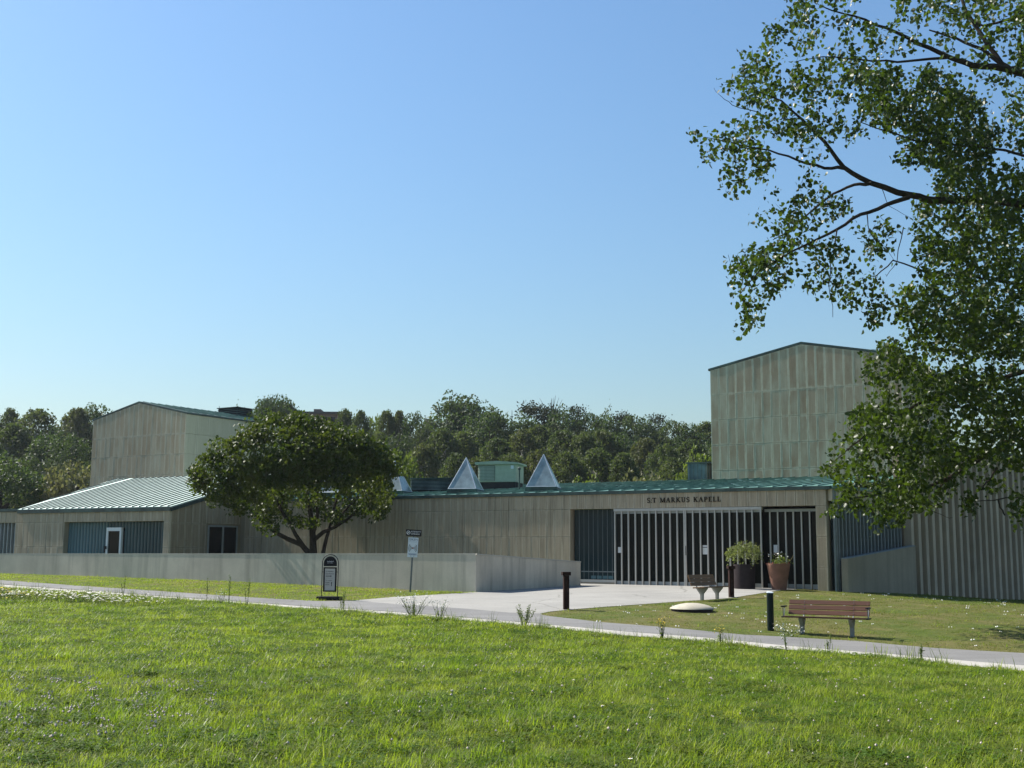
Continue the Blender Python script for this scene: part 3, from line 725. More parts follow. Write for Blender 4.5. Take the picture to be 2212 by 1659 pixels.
# recessed right bay
sD = sx(1650)
rb = MB().box(sC + 0.03, s2 - 0.002, 0.28, 0.34, lz(1.5), lz(1.60)).obj('recessed_screen', M['grey_frame'], main)
mul2 = MB().box(-0.024, 0.024, 0.26, 0.32, 0, lz(1.5) - bz).mesh('mullion', M['white'])
px2 = [1190 + 0.2778 * q for q in (1707, 1768, 1829, 1890, 1953, 2017)]
x2 = [sx(q, OFF_MAIN + 0.25) for q in px2]
for x in x2: inst('mullion', mul2, rb, (x, 0, bz))
e2 = [sC + 0.05] + x2 + [s2]
for q in range(len(e2) - 1):
    MB().box(e2[q] + 0.03, e2[q + 1] - 0.03, 0.34, 0.35, bz + 0.17, lz(1.5)).obj('pane', M['glass'], rb)
    MB().box(e2[q] + 0.03, e2[q + 1] - 0.03, 0.33, 0.36, bz, bz + 0.168).obj('kick_panel', M['grey_frame'], rb)
MB().box(x2[0] + 0.1, x2[0] + 0.24, 0.325, 0.338, lz(0.02), lz(0.30)).obj('notice', M['paper'], rb)
# letters on the lintel
def serif_letters(parent, x0, x1, z0, h, y):
    TH, TN, SF = 0.17, 0.07, 0.06
    def serif(x, z): return ([(x - 0.15, z), (x + 0.15, z)], SF)
    def st(x): return [([(x, 0), (x, 1)], TH), serif(x, 0.03), serif(x, 0.97)]
    arc = lambda cx, cz, rx, rz, a, b, n=9: [(cx + rx * math.cos(math.radians(a + (b - a) * i / n)), cz + rz * math.sin(math.radians(a + (b - a) * i / n))) for i in range(n + 1)]
    GL = {
        'S': (0.55, [(arc(0.27, 0.74, 0.2, 0.24, 35, 270) + arc(0.27, 0.26, 0.21, 0.25, 90, -145), 0.13), ([(0.46, 0.78), (0.46, 1.0)], 0.05), ([(0.06, 0.0), (0.06, 0.22)], 0.05)]),
        ':': (0.22, [([(0.11, 0.02), (0.11, 0.16)], 0.15), ([(0.11, 0.5), (0.11, 0.64)], 0.15)]),
        'T': (0.68, [([(0.34, 0), (0.34, 1)], TH), serif(0.34, 0.03), ([(0.02, 0.965), (0.66, 0.965)], 0.07), ([(0.04, 0.8), (0.04, 0.97)], 0.06), ([(0.64, 0.8), (0.64, 0.97)], 0.06)]),
        'M': (0.98, [([(0.14, 0), (0.14, 1)], TN), serif(0.14, 0.03), serif(0.12, 0.97), ([(0.16, 1), (0.49, 0.05)], 0.16), ([(0.49, 0.05), (0.82, 1)], TN), ([(0.82, 0), (0.82, 1)], TH)] + [serif(0.82, 0.03), serif(0.86, 0.97)]),
        'A': (0.8, [([(0.12, 0), (0.40, 1)], TN), ([(0.40, 1), (0.66, 0)], TH), ([(0.22, 0.34), (0.58, 0.34)], 0.06), serif(0.12, 0.03), serif(0.67, 0.03)]),
        'R': (0.78, st(0.18) + [([(0.18, 0.96)] + arc(0.36, 0.74, 0.2, 0.22, 90, -90) + [(0.18, 0.52)], 0.09), ([(0.36, 0.5), (0.66, 0.02)], 0.15), serif(0.68, 0.03)]),
        'K': (0.82, st(0.18) + [([(0.22, 0.42), (0.62, 0.97)], TN), ([(0.34, 0.58), (0.68, 0.02)], 0.16), serif(0.64, 0.97), serif(0.7, 0.03)]),
        'U': (0.82, [([(0.18, 1), (0.18, 0.3)] + arc(0.4, 0.3, 0.22, 0.26, 180, 360) + [(0.62, 1)], 0.12), serif(0.18, 0.97), serif(0.63, 0.97)]),
        'P': (0.68, st(0.18) + [([(0.18, 0.96)] + arc(0.36, 0.72, 0.21, 0.24, 90, -90) + [(0.18, 0.48)], 0.09)]),
        'E': (0.66, st(0.18) + [([(0.18, 0.965), (0.58, 0.965)], 0.07), ([(0.18, 0.52), (0.46, 0.52)], 0.07), ([(0.18, 0.035), (0.6, 0.035)], 0.07), ([(0.57, 0.8), (0.57, 0.98)], 0.05), ([(0.59, 0.02), (0.59, 0.22)], 0.05)]),
        'L': (0.64, st(0.18) + [([(0.18, 0.035), (0.58, 0.035)], 0.07), ([(0.57, 0.02), (0.57, 0.24)], 0.05)]),
        ' ': (0.45, []),
    }
    word = 'S:T MARKUS KAPELL'; GAP = 0.1
    tot = sum(GL[c][0] + GAP for c in word); sc = (x1 - x0) / tot; cx = 0.0
    for c in word:
        w_, strokes = GL[c]
        if strokes:
            b = MB(); lay = 0
            for pts, wd in strokes:
                lay += 1
                for (ax, az), (bx, bz_) in zip(pts[:-1], pts[1:]):
                    dx, dzz = bx - ax, bz_ - az; l = math.hypot(dx, dzz) or 1; px, pz = -dzz / l * wd / 2, dx / l * wd / 2
                    q = [(ax + px, az + pz), (bx + px, bz_ + pz), (bx - px, bz_ - pz), (ax - px, az - pz)]
                    b.prism([(x0 + (cx + a) * sc, z0 + zz * h) for a, zz in q], 1, y, y - 0.02 - 0.0007 * lay)
            o = b.obj('letter', M['bronze'], parent)
        cx += w_ + GAP
sT0, sT1 = sx(1400), sx(1561.5)
sgn = thing('chapel_name_lettering', 'dark serif letters S:T MARKUS KAPELL on the stone lintel above the entrance', 'lettering', (A0[0], A0[1], ZB), ANG)
serif_letters(sgn, sT0, sT1, lz(1.895), 0.185, -0.04)

# ------------------------------------------------------------------ towers
def tower(name, label, off, xl, width, depth, eave, peak, m_f, m_s, z_low, side=True, roofm='copper'):
    p = on_off(xl, off)
    t = thing(name, label, 'tower', (p[0], p[1], ZB), ANG)
    he, hp = lz(eave), lz(peak); mid = width / 2
    b = MB(); b.prism([(0, -0.5), (width, -0.5), (width, he), (mid, hp), (0, he)], 1, 0.0, depth)
    w = b.obj('wall', M['core'], t)
    topf = lambda s: he + (hp - he) * (1 - abs(s - mid) / mid) - 0.02
    rows = [he - 1.2 * k + 0.02 for k in range(6, -2, -1)]
    rows = [r for r in rows if r > lz(z_low) - 1.2]
    rows2 = rows[:-2] + [hp + 0.2]
    slab_wall(w, (0, 0), 0, width, rows2, 0.42, m_f, top=topf)
    if side:
        rs = [r for r in rows if r < he - 0.1] + [he - 0.02]
        slab_wall(w, (width, 0), math.pi / 2, depth, rs, 0.9, m_s)
    rf = MB(); ov = 0.09; th = 0.10; sl = (hp - he) / mid
    for sgnv in (-1, 1):
        xe = mid + sgnv * (mid + ov); ze = he - sl * ov
        rf.prism([(mid, hp), (xe, ze), (xe, ze + th), (mid, hp + th)], 1, -0.05, depth + ov)
    r = rf.obj('roof', M[roofm], t)
    for q in range(int(depth / 0.6)):
        y = 0.3 + q * 0.6; b = MB()
        for sgnv in (-1, 1):
            xe = mid + sgnv * (mid + ov); ze = he - sl * ov
            b.prism([(mid, hp + th - .004), (xe, ze + th - .004), (xe, ze + th + 0.035), (mid, hp + th + 0.035)], 1, y, y + 0.025)
        b.obj('roof_seam', M['copper'], r)
    MB().box(-ov - 0.01, width + ov + 0.01, -ov - 0.02, -ov - 0.003, he - 0.3, he - 0.29).mesh('x')
    return t, p
tR, pR = tower('chapel_tower', 'tall stone clad tower with greenish stains rising behind the entrance on the right', 53.1, 1541, 8.95, 9.0, 8.6, 9.5, M['slab_tower'], M['slab_tower'], 2.4, True, 'copper_dark')
tL, pL = tower('chapel_tower', 'brown grey stone tower rising behind the pale green roof on the left', 50.2, 187.5, 8.3, 9.6, 8.03, 8.92, M['slab_far'], M['slab_green'], 2.6, True, 'copper_dark')
# louvred vent on the left tower's roof
def louvre_box(name, label, loc, rz, w, d, h, n, m, cap_m, cat='roof vent'):
    t = thing(name, label, cat, loc, rz)
    MB().box(0.04, w - 0.04, 0.04, d - 0.04, -0.3, h - 0.03).obj('core', M['dark'], t)
    lm = MB()
    zz = h / n
    lm.prism([(0, 0), (0.06, zz * 0.55), (0.06, zz * 0.7), (0, zz * 0.2)], 0, 0, w)
    lm.prism([(d, 0), (d - 0.06, zz * 0.55), (d - 0.06, zz * 0.7), (d, zz * 0.2)], 0, 0, w)
    ls = MB(); ls.prism([(w, 0), (w - 0.06, zz * 0.55), (w - 0.06, zz * 0.7), (w, zz * 0.2)], 1, 0.003, d - 0.003)
    ls.prism([(0, 0), (0.06, zz * 0.55), (0.06, zz * 0.7), (0, zz * 0.2)], 1, 0.003, d - 0.003)
    m1 = lm.mesh('louvre', m); m2 = ls.mesh('louvre', m)
    for k in range(n):
        inst('louvre', m1, t, (0, 0, k * zz)); inst('louvre', m2, t, (0, 0, k * zz))
    MB().box(-0.05, w + 0.05, -0.05, d + 0.05, h, h + 0.05).obj('cap', cap_m, t)
    return t
mL = pL + E1 * (4.15 - 0.9) + E2 * 7.4
louvre_box('roof_vent', 'dark louvred vent box on the roof of the left tower', (mL[0], mL[1], E + 8.75), ANG, 1.8, 1.5, 0.62, 5, M['copper_dark'], M['copper_dark'])

# ------------------------------------------------------------------ roof equipment on the main range
def roof_at(x, off):
    p = on_off(x, off); y = (p - A0) @ E2
    return p, ZB + roof_z(y)
pyr_group = 'glass pyramid skylights along the roof edge'
def skylight(x, label, yaw, w=1.28, h=1.42, off=44.3):
    p, z = roof_at(x, off)
    t = thing('pyramid_skylight', label, 'skylight', (p[0], p[1], z), yaw, pyr_group)
    MB().prism([(-w / 2 - 0.1, -0.2), (w / 2 + 0.1, -0.2), (w / 2 + 0.02, 0.13), (-w / 2 - 0.02, 0.13)], 1, -w / 2 - 0.02, w / 2 + 0.02).obj('curb', M['copper_dark'], t)
    c = [(-w / 2, -w / 2), (w / 2, -w / 2), (w / 2, w / 2), (-w / 2, w / 2)]; z0 = 0.13; ap = (0, 0, z0 + h)
    for k in range(4):
        a, q = c[k], c[(k + 1) % 4]
        MB().add([(a[0], a[1], z0), (q[0], q[1], z0), ap, (a[0] * .97, a[1] * .97, z0), (q[0] * .97, q[1] * .97, z0), (0, 0, z0 + h - .03)],
                 [(0, 1, 2), (5, 4, 3), (0, 3, 4, 1), (1, 4, 5, 2), (2, 5, 3, 0)]).obj('glass_pane', M['skyglass'], t)
        MB().tube([(a[0], a[1], z0), ap], 0.022, 6).obj('frame_bar', M['skyframe'], t)
        MB().tube([(a[0], a[1], z0 + 0.01), (q[0], q[1], z0 + 0.01)], 0.02, 6).obj('frame_bar', M['skyframe'], t)
    return t
YW = math.radians(-10)
skylight(1174, 'glass pyramid skylight standing alone right of the green ventilation unit', YW)
skylight(1005, 'glass pyramid skylight just left of the green ventilation unit', math.radians(-13))
skylight(849, 'glass pyramid skylight at the right edge of the round tree', math.radians(-16))
skylight(722, 'glass pyramid skylight half seen through the branches of the round tree', math.radians(-18))
# green ventilation unit
pU, zU = roof_at(1031, 47.6)
un = thing('ventilation_unit', 'mint green ventilation unit with a louvre on a dark base on the roof', 'ventilation unit', (pU[0], pU[1], zU), math.radians(-14))
MB().box(0.03, 1.82, 0.03, 1.5, -0.3, 0.36).obj('base', M['unit_base'], un)
MB().box(0, 1.85, 0, 1.55, 0.363, 1.2).obj('body', M['unit_green'], un, bevel=0.01)
MB().prism([(-0.14, 1.2), (1.98, 1.2), (1.98, 1.27), (0.9, 1.36), (-0.14, 1.3)], 1, -0.1, 1.66).obj('hood', M['unit_green'], un)
gm = MB().prism([(-0.03, 0), (0.0, 0.045), (0.0, 0.06), (-0.03, 0.015)], 0, 0.03, 0.82).mesh('louvre', M['unit_green'])
gf = MB().box(0.02, 0.83, -0.012, -0.002, 0.42, 1.14).obj('grille', M['dark'], un)
for k in range(10): inst('louvre', gm, gf, (0, -0.013, 0.43 + k * 0.069))
MB().box(1.6, 1.74, -0.012, -0.002, 0.98, 1.14).obj('label_plate', M['signwhite'], un)
pV, zV = roof_at(884, 46.3)
louvre_box('roof_vent', 'low dark louvred vent box on the roof between two glass pyramids', (pV[0], pV[1], zV + 0.12), ANG + 0.25, 2.15, 1.5, 0.52, 8, M['copper_blue'], M['copper_dark'])
pC = on_off(1488, 53.4)
cb = thing('roof_cabin', 'small blue green copper clad box beside the right tower', 'roof box', (pC[0], pC[1], E + 3.2), ANG)
MB().box(0, 0.98, 0, 1.1, 0, 1.02).obj('body', M['copper_blue'], cb)
MB().prism([(-0.05, 1.02), (1.3, 1.02), (1.3, 1.0), (1.3, 1.06), (-0.05, 1.1)][:2] + [(1.3, 1.07), (-0.05, 1.09)], 1, -0.06, 1.16).obj('lid', M['copper_dark'], cb)
sb = MB().box(-0.012, 0.012, -0.03, 0, 0.01, 1.0).mesh('standing_seam', M['copper_blue'])
for k in range(5): inst('standing_seam', sb, cb, (0.1 + k * 0.2, -0.001, 0))
for k in range(3): inst('standing_seam', sb, cb, (0.981, 0.25 + k * 0.3, 0), math.pi / 2)
pq, zq = roof_at(1121, 46.5)
vp = thing('vent_pipe', 'thin dark vent pipe on the roof left of the lone pyramid', 'pipe', (pq[0], pq[1], zq - 0.05))
MB().tube([(0, 0, 0), (0, 0, 0.95)], 0.035, 8).obj('pipe', M['copper_dark'], vp); MB().lathe([(0.07, 0.95), (0.07, 1.03), (0.02, 1.07)], 8).obj('cowl', M['copper_dark'], vp)

# ------------------------------------------------------------------ low wing on the left
OFF_W = 38.0
C1 = on_off(365, OFF_W); WL = 10.75; C0 = C1 - E1 * WL
wing = thing('low_wing', 'low stone wing with a pale mint seamed copper roof left of the round tree', 'building', (C0[0], C0[1], ZB), ANG)
def wx(x, off=OFF_W): return float((on_off(x, off) - C0) @ E1)
we = lz(1.86); wr = lz(3.78); GD = 7.1; o1, o2 = wx(137), wx(352); ol = lz(1.27)
b = MB(); b.box(0, o1, 0, 0.3, -0.5, we); b.box(o1, o2, 0, 0.3, ol, we); b.box(o2, WL - 0.3, 0, 0.3, -0.5, we)
gp = [(0, -0.5), (2 * GD, -0.5), (2 * GD, we), (GD, wr), (0, we)]
b.prism(gp, 0, WL - 0.297, WL); b.prism(gp, 0, 0, 0.297)
ww = b.obj('wall', M['core'], wing)
slab_wall(ww, (0, 0), 0, o1, [lz(-1.0), lz(0.1), ol, we - 0.02], 0.42, M['slab'])
slab_wall(ww, (o1, 0), 0, o2 - o1, [ol, we - 0.02], 0.42, M['slab'])
slab_wall(ww, (o2, 0), 0, WL - o2, [lz(-1.0), lz(0.1), ol, we - 0.02], WL - o2, M['slab'])
gtop = lambda s: we + (wr - we) * (1 - abs(s - GD) / GD) - 0.03
wt0, wt1 = 2.28, 4.18
slab_wall(ww, (WL, 0), math.pi / 2, 4.3, [lz(-1.0), lz(0.1), lz(1.2), lz(2.3), lz(3.4)], 0.43, M['slab'], top=gtop, skip=lambda s, z: wt0 - 0.1 < s < wt1 + 0.1 and z < lz(1.1))
for z_a, z_b in ((lz(-1.0), lz(-0.6)),):
    pass
# slabs above the main roof
slab_wall(ww, (WL, 4.4), math.pi / 2, 7.8, [lz(2.3), lz(3.4), lz(4.0)], 0.43, M['slab'], top=lambda s: gtop(s + 4.4))
wroof = MB()
ovf = 0.06; slw = (wr - we) / GD; RL = -1.55
th = 0.07
def wroof_plane(y0, y1, z0, z1, xl0, xl1):
    v = [(xl0, y0, z0), (WL + 0.06, y0, z0), (WL + 0.06, y1, z1), (xl1, y1, z1)]
    vv = [(a, q, c + th) for a, q, c in v]
    wroof.add(v + vv, [(3, 2, 1, 0), (4, 5, 6, 7), (0, 1, 5, 4), (1, 2, 6, 5), (2, 3, 7, 6), (3, 0, 4, 7)])
wroof_plane(-ovf, GD, we - slw * ovf + 0.012, wr + 0.012, -0.05, RL)
wroof_plane(2 * GD + ovf, GD, we - slw * ovf + 0.012, wr + 0.012, -0.05, RL)
wro = wroof.obj('roof', M['copper_sunlit'], wing)
LS = math.hypot(GD + ovf, (wr - we) + slw * ovf)
nse = 23
for k in range(nse):
    xe = WL - 0.15 - k * 0.47; xr = xe
    if xe < 0.1: xr = xe
    f0 = 0.0
    if xe < -0.05: f0 = (-0.05 - xe) / (-0.05 - RL)
    if f0 >= 1: continue
    y0 = -ovf + (GD + ovf) * f0; z0 = we - slw * ovf + th + 0.009 + slw * (y0 + ovf); y1 = GD; z1 = wr + th + 0.009; w_ = 0.016; hh = 0.05
    MB().add([(xe - w_, y0, z0), (xe + w_, y0, z0), (xe + w_, y1, z1), (xe - w_, y1, z1), (xe - w_, y0, z0 + hh), (xe + w_, y0, z0 + hh), (xe + w_, y1, z1 + hh), (xe - w_, y1, z1 + hh)],
             [(0, 1, 5, 4), (4, 5, 6, 7), (1, 2, 6, 5), (3, 0, 4, 7), (2, 3, 7, 6)]).obj('standing_seam', M['copper_dark'], wro)
for k in range(1, 4):
    xe = -0.05 - k * 0.45
    f0 = (-0.05 - xe) / (-0.05 - RL); y0 = -ovf + (GD + ovf) * f0; z0 = we - slw * ovf + th + 0.009 + slw * (y0 + ovf); z1 = wr + th + 0.009
    MB().add([(xe - .016, y0, z0), (xe + .016, y0, z0), (xe + .016, GD, z1), (xe - .016, GD, z1), (xe - .016, y0, z0 + .05), (xe + .016, y0, z0 + .05), (xe + .016, GD, z1 + .05), (xe - .016, GD, z1 + .05)],
             [(0, 1, 5, 4), (4, 5, 6, 7), (1, 2, 6, 5), (3, 0, 4, 7), (2, 3, 7, 6)]).obj('standing_seam', M['copper_dark'], wro)
MB().box(-0.05, WL + 0.05, -ovf - 0.03, -ovf - 0.003, we - 0.14, we + 0.045).obj('roof_fascia', M['copper_dark'], wing)
MB().prism([(-ovf, we - 0.16), (GD, wr - 0.13), (GD, wr + 0.03), (-ovf, we - 0.0)], 0, WL + 0.063, WL + 0.09).obj('verge_board', M['copper_dark'], wing)
# channel glass window with a white door
cgw = MB().box(o1 + 0.002, o2 - 0.002, 0.27, 0.3, -0.5, ol - 0.002).obj('channel_glass_window', M['dark'], wing)
d0, d1 = wx(228.5, OFF_W + .1), wx(260.5, OFF_W + .1)
cw = 0.215; ncg = int((o2 - o1) / cw); cw = (o2 - o1) / ncg
for m_ in ('profil', 'profil_dark'):
    bm_ = MB(); yy = [(0.004, 0.0), (cw * 0.18, -0.05), (cw * 0.5, -0.06), (cw * 0.82, -0.05), (cw - 0.004, 0.0)]
    bm_.prism([(a, q) for a, q in yy], 2, -0.5, ol - 0.004); _slab_cache['cg' + m_] = bm_.mesh('glass_channel', M[m_], smooth=False)
dt = lz(1.0)
_top = MB().prism(yy, 2, 0.0, ol - 0.004 - lz(1.0) - 0.01).mesh('glass_channel', M['profil_dark'])
for k in range(ncg):
    xk = o1 + k * cw; mid_ = xk + cw / 2
    if d0 < mid_ < d1:
        inst('glass_channel', _top, cgw, (xk, 0.262, lz(1.0) + 0.01)); continue
    inst('glass_channel', _slab_cache['cg' + ('profil' if mid_ < d0 else 'profil_dark')], cgw, (xk, 0.262, 0))
dr = MB()
dr.box(d0, d0 + 0.11, 0.08, 0.2, -0.5, dt); dr.box(d1 - 0.11, d1, 0.08, 0.2, -0.5, dt); dr.box(d0 + 0.11, d1 - 0.11, 0.08, 0.2, dt - 0.16, dt); dr.box(d0 + 0.11, d1 - 0.11, 0.08, 0.2, -0.5, lz(-0.85))
dro = dr.obj('door', M['whitedoor'], wing)
MB().box(d0 + 0.112, d1 - 0.112, 0.13, 0.15, lz(-0.85), dt - 0.162).obj('door_pane', M['glass'], dro)
MB().box(d0 + 0.03, d0 + 0.07, 0.03, 0.08, lz(0.0), lz(0.14)).obj('handle', M['black'], dro)
MB().box(d0 - 0.16, d0 - 0.05, 0.1, 0.19, lz(-0.15), lz(0.15)).obj('card_reader', M['black'], cgw)
# double window in the gable side
wz0, wz1 = lz(-0.75), lz(1.06)
wf = MB()
for a, q in ((wt0, wt0 + 0.07), ((wt0 + wt1) / 2 - 0.045, (wt0 + wt1) / 2 + 0.045), (wt1 - 0.07, wt1)): wf.box(WL - 0.05, WL + 0.045, a, q, wz0, wz1)
wf.box(WL - 0.048, WL + 0.043, wt0 + 0.003, wt1 - 0.003, wz1 + 0.003, wz1 + 0.07); wf.box(WL - 0.048, WL + 0.06, wt0 - 0.05, wt1 + 0.05, wz0 - 0.06, wz0 - 0.003)
wfo = wf.obj('window', M['grey_frame'], wing)
for a, q in ((wt0 + 0.07, (wt0 + wt1) / 2 - 0.045), ((wt0 + wt1) / 2 + 0.045, wt1 - 0.07)):
    MB().box(WL + 0.003, WL + 0.012, a + 0.002, q - 0.002, wz0, wz1).obj('pane', M['glass'], wfo)
# link block with louvred opening at the picture's left edge
K0 = C0 - E1 * 9 + E2 * 0.25
lk = thing('link_block', 'flat roofed stone block with tall window slats at the left end', 'building', (K0[0], K0[1], ZB), ANG)
kl = 8.98; ke = lz(1.84); q1 = kl - 0.52
b = MB(); b.box(q1, kl, 0, 0.3, -0.5, ke); b.box(1.0, q1, 0, 0.3, lz(1.28), ke); b.box(0, 1.0, 0, 0.3, -0.5, ke); b.box(0, kl, 0.3, 6, ke - 0.3, ke - 0.003)
kw = b.obj('wall', M['core'], lk)
slab_wall(kw, (q1, 0), 0, kl - q1, [lz(-1.0), lz(0.1), lz(1.28), ke - 0.02], 0.3, M['slab']); slab_wall(kw, (0, 0), 0, q1, [lz(1.28), ke - 0.02], 0.42, M['slab'])
MB().box(-0.1, kl - 0.02, -0.1, 6.2, ke, ke + 0.14).obj('roof', M['copper_dark'], lk)
kp_ = MB().box(1.0, q1 - 0.002, 0.2, 0.22, -0.5, lz(1.28)).obj('window', M['glass'], lk)
ks = MB().box(-0.03, 0.03, 0.03, 0.19, -0.5, lz(1.28) - .003).mesh('slat', M['grey_frame'])
for k in range(24): inst('slat', ks, kp_, (q1 - 0.1 - k * 0.29, 0, 0))

# ------------------------------------------------------------------ ribbed hall on the right
A2 = math.atan2(D2[1], D2[0])
hall = thing('ribbed_hall', 'tall hall with vertical concrete ribs at the right edge behind the poplar', 'building', (S0[0], S0[1], ZB), A2)
def tx(x):                             # distance along the hall's wall for photo column x
    u = u_of(x); return float((u * S0[1] - S0[0]) / (D2[0] - D2[1] * u))
h0 = tx(1951); HL = 19.0; HT = lz(4.25)
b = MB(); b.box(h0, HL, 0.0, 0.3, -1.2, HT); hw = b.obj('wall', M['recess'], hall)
MB().box(h0 - 0.02, HL, -0.3, 0.4, HT + 0.003, HT + 0.16).obj('roof', M['copper_dark'], hall)
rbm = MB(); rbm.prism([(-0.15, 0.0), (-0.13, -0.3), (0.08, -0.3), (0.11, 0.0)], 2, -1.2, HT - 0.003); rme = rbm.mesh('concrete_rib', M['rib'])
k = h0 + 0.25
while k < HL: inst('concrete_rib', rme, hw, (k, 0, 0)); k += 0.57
# slatted link between entrance pier and hall
MB().box(0.22, h0 - 0.02, 0.12, 0.16, -0.8, lz(1.86)).obj('glazing', M['glass_blue'], hall)
MB().box(0.02, h0 - 0.003, -0.05, 0.35, lz(1.86), lz(2.28)).obj('fascia', M['slab'], hall)
MB().box(0.0, h0 - 0.003, -0.12, 5.0, lz(2.283), lz(2.40)).obj('roof', M['copper'], hall)
slm = MB().box(-0.025, 0.025, -0.06, 0.1, -0.8, lz(1.858)).mesh('slat', M['slatm'])
k = 0.42
while k < h0 - 0.1: inst('slat', slm, hall, (k, 0, 0)); k += 0.245
for k in (0.1, 0.21): MB().tube([(k, -0.06, -0.9), (k, -0.06, lz(2.25))], 0.04, 8).obj('downpipe', M['slatm'], hall)
r0x, r1x = tx(1803), tx(1951)
rw = thing('ramp_wall', 'shade-darkened concrete wall with a rising top below the slatted windows', 'wall', (S0[0], S0[1], ZB), A2)
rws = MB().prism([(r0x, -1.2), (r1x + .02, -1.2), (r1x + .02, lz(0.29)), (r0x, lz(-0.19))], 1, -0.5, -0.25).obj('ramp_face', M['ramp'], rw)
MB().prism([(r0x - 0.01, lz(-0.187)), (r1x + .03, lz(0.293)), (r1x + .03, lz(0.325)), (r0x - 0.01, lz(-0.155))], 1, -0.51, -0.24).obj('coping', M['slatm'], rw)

# ------------------------------------------------------------------ concrete wall in front
wl_far = wall_left + (wall_left - wall_corner) * 0.2
cwt = thing('concrete_wall', 'long grey concrete retaining wall with a corner before the stone buildings', 'wall', (wall_corner[0], wall_corner[1], 0))
def wall_seg(name, a, b2, za, zb_, th_, parent, m, zbot=-0.9, zoff=0.0, ext=0.0, lowtop=None):
    a = np.asarray(a); b2 = np.asarray(b2); d = (b2 - a) / np.linalg.norm(b2 - a); nrm = np.array([-d[1], d[0]])
    if nrm[1] < 0: nrm = -nrm
    o = wall_corner; q = [a - d * ext - nrm * ext, b2 + d * ext - nrm * ext, b2 + d * ext + nrm * (th_ + ext), a - d * ext + nrm * (th_ + ext)]
    zs = [za, zb_, zb_, za]
    v = [(p[0] - o[0], p[1] - o[1], (zbot if lowtop is None else z - lowtop)) for p, z in zip(q, zs)] + [(p[0] - o[0], p[1] - o[1], z) for p, z in zip(q, zs)]
    return MB().add(v, [(0, 3, 2, 1), (4, 5, 6, 7), (0, 1, 5, 4), (1, 2, 6, 5), (2, 3, 7, 6), (3, 0, 4, 7)]).obj(name, m, parent)
zc = W(1027, 1195.5, 42)[2]; zl = W(0, 1195.5, 56)[2]; ze = W(1254, 1212.5, 46.5)[2]
zlf = zl + (zl - zc) * 0.2
dW = (wall_corner - wl_far) / np.linalg.norm(wall_corner - wl_far)
wall_seg('long_face', wl_far, wall_corner, zlf - .05, zc - .05, 0.25, cwt, M['concrete'])
dS = (wall_end - wall_corner) / np.linalg.norm(wall_end - wall_corner)
nS = np.array([-dS[1], dS[0]])
# side wall: its face runs from the corner to the end, thickness to the left
sa = wall_corner + dS * 0.255
q = [wall_corner + dS * 0.0, wall_end, wall_end + nS * 0.25, wall_corner + nS * 0.25]
def quad_wall(name, q, zs, zb_list, m):
    o = wall_corner
    v = [(p[0] - o[0], p[1] - o[1], z) for p, z in zip(q, zb_list)] + [(p[0] - o[0], p[1] - o[1], z) for p, z in zip(q, zs)]
    return MB().add(v, [(0, 3, 2, 1), (4, 5, 6, 7), (0, 1, 5, 4), (1, 2, 6, 5), (2, 3, 7, 6), (3, 0, 4, 7)]).obj(name, m, cwt)
eps = (-nS) * 0.003
quad_wall('side_face', [p + eps for p in q], [zc - .052, ze - .05, ze - .05, zc - .052], [-0.9] * 4, M['concrete'])
quad_wall('coping', [wl_far, wall_corner - dW * 0.0 + np.array([0, -0.012]), wall_corner + np.array([-0.05, 0.27]), wl_far + np.array([0.1, .27])], [zlf, zc, zc, zlf], [zlf - .047, zc - .047, zc - .047, zlf - .047], M['coping'])
quad_wall('coping', [p for p in (wall_corner + eps * 5 + dS * .02, wall_end + eps * 5 + dS * .02, wall_end + nS * 0.26 + dS * .02, wall_corner + nS * .26 + dS * .28)], [zc - .004, ze, ze, zc - .004], [zc - .046, ze - .047, ze - .047, zc - .046], M['coping'])

# ------------------------------------------------------------------ leaves and trees
HEART = (np.array([(0, 0, 0), (.42, .16, .10), (.40, .52, .07), (0, 1, -.05), (-.40, .52, .07), (-.42, .16, .10)]), [(0, 1, 2, 3), (0, 3, 4, 5)])
CARD = (np.array([(0, 0, 0), (.5, .5, .12), (0, 1, 0), (-.5, .5, .12)]), [(0, 1, 2), (0, 2, 3)])
def leaf_arrays(P, size, shape, droop=0.4, up=0.2, aspect=1.0, r=rng, outward=None):
    n = len(P); a = r.normal(size=(n, 3)); a[:, 2] -= droop * 2
    a /= np.linalg.norm(a, axis=1)[:, None]
    nn = r.normal(size=(n, 3)); nn[:, 2] += up * 2
    if outward is not None: nn += outward
    b = np.cross(a, nn); b /= np.maximum(np.linalg.norm(b, axis=1), 1e-6)[:, None]
    nn = np.cross(b, a); sz = (size * r.uniform(0.55, 1.25, n))[:, None, None]
    S, Fs = shape
    V = P[:, None, :] + sz * (S[None, :, 0:1] * aspect * b[:, None, :] + S[None, :, 1:2] * a[:, None, :] + S[None, :, 2:3] * nn[:, None, :])
    k = len(S); Fc = (np.arange(n) * k)[:, None, None] + np.array(Fs)[None]
    return V.reshape(-1, 3), Fc.reshape(-1, len(Fs[0]))
def leaf_obj(name, V, Fc, m, parent): return link(bpy.data.objects.new(name, mesh_np(name, V, Fc, m)), parent)

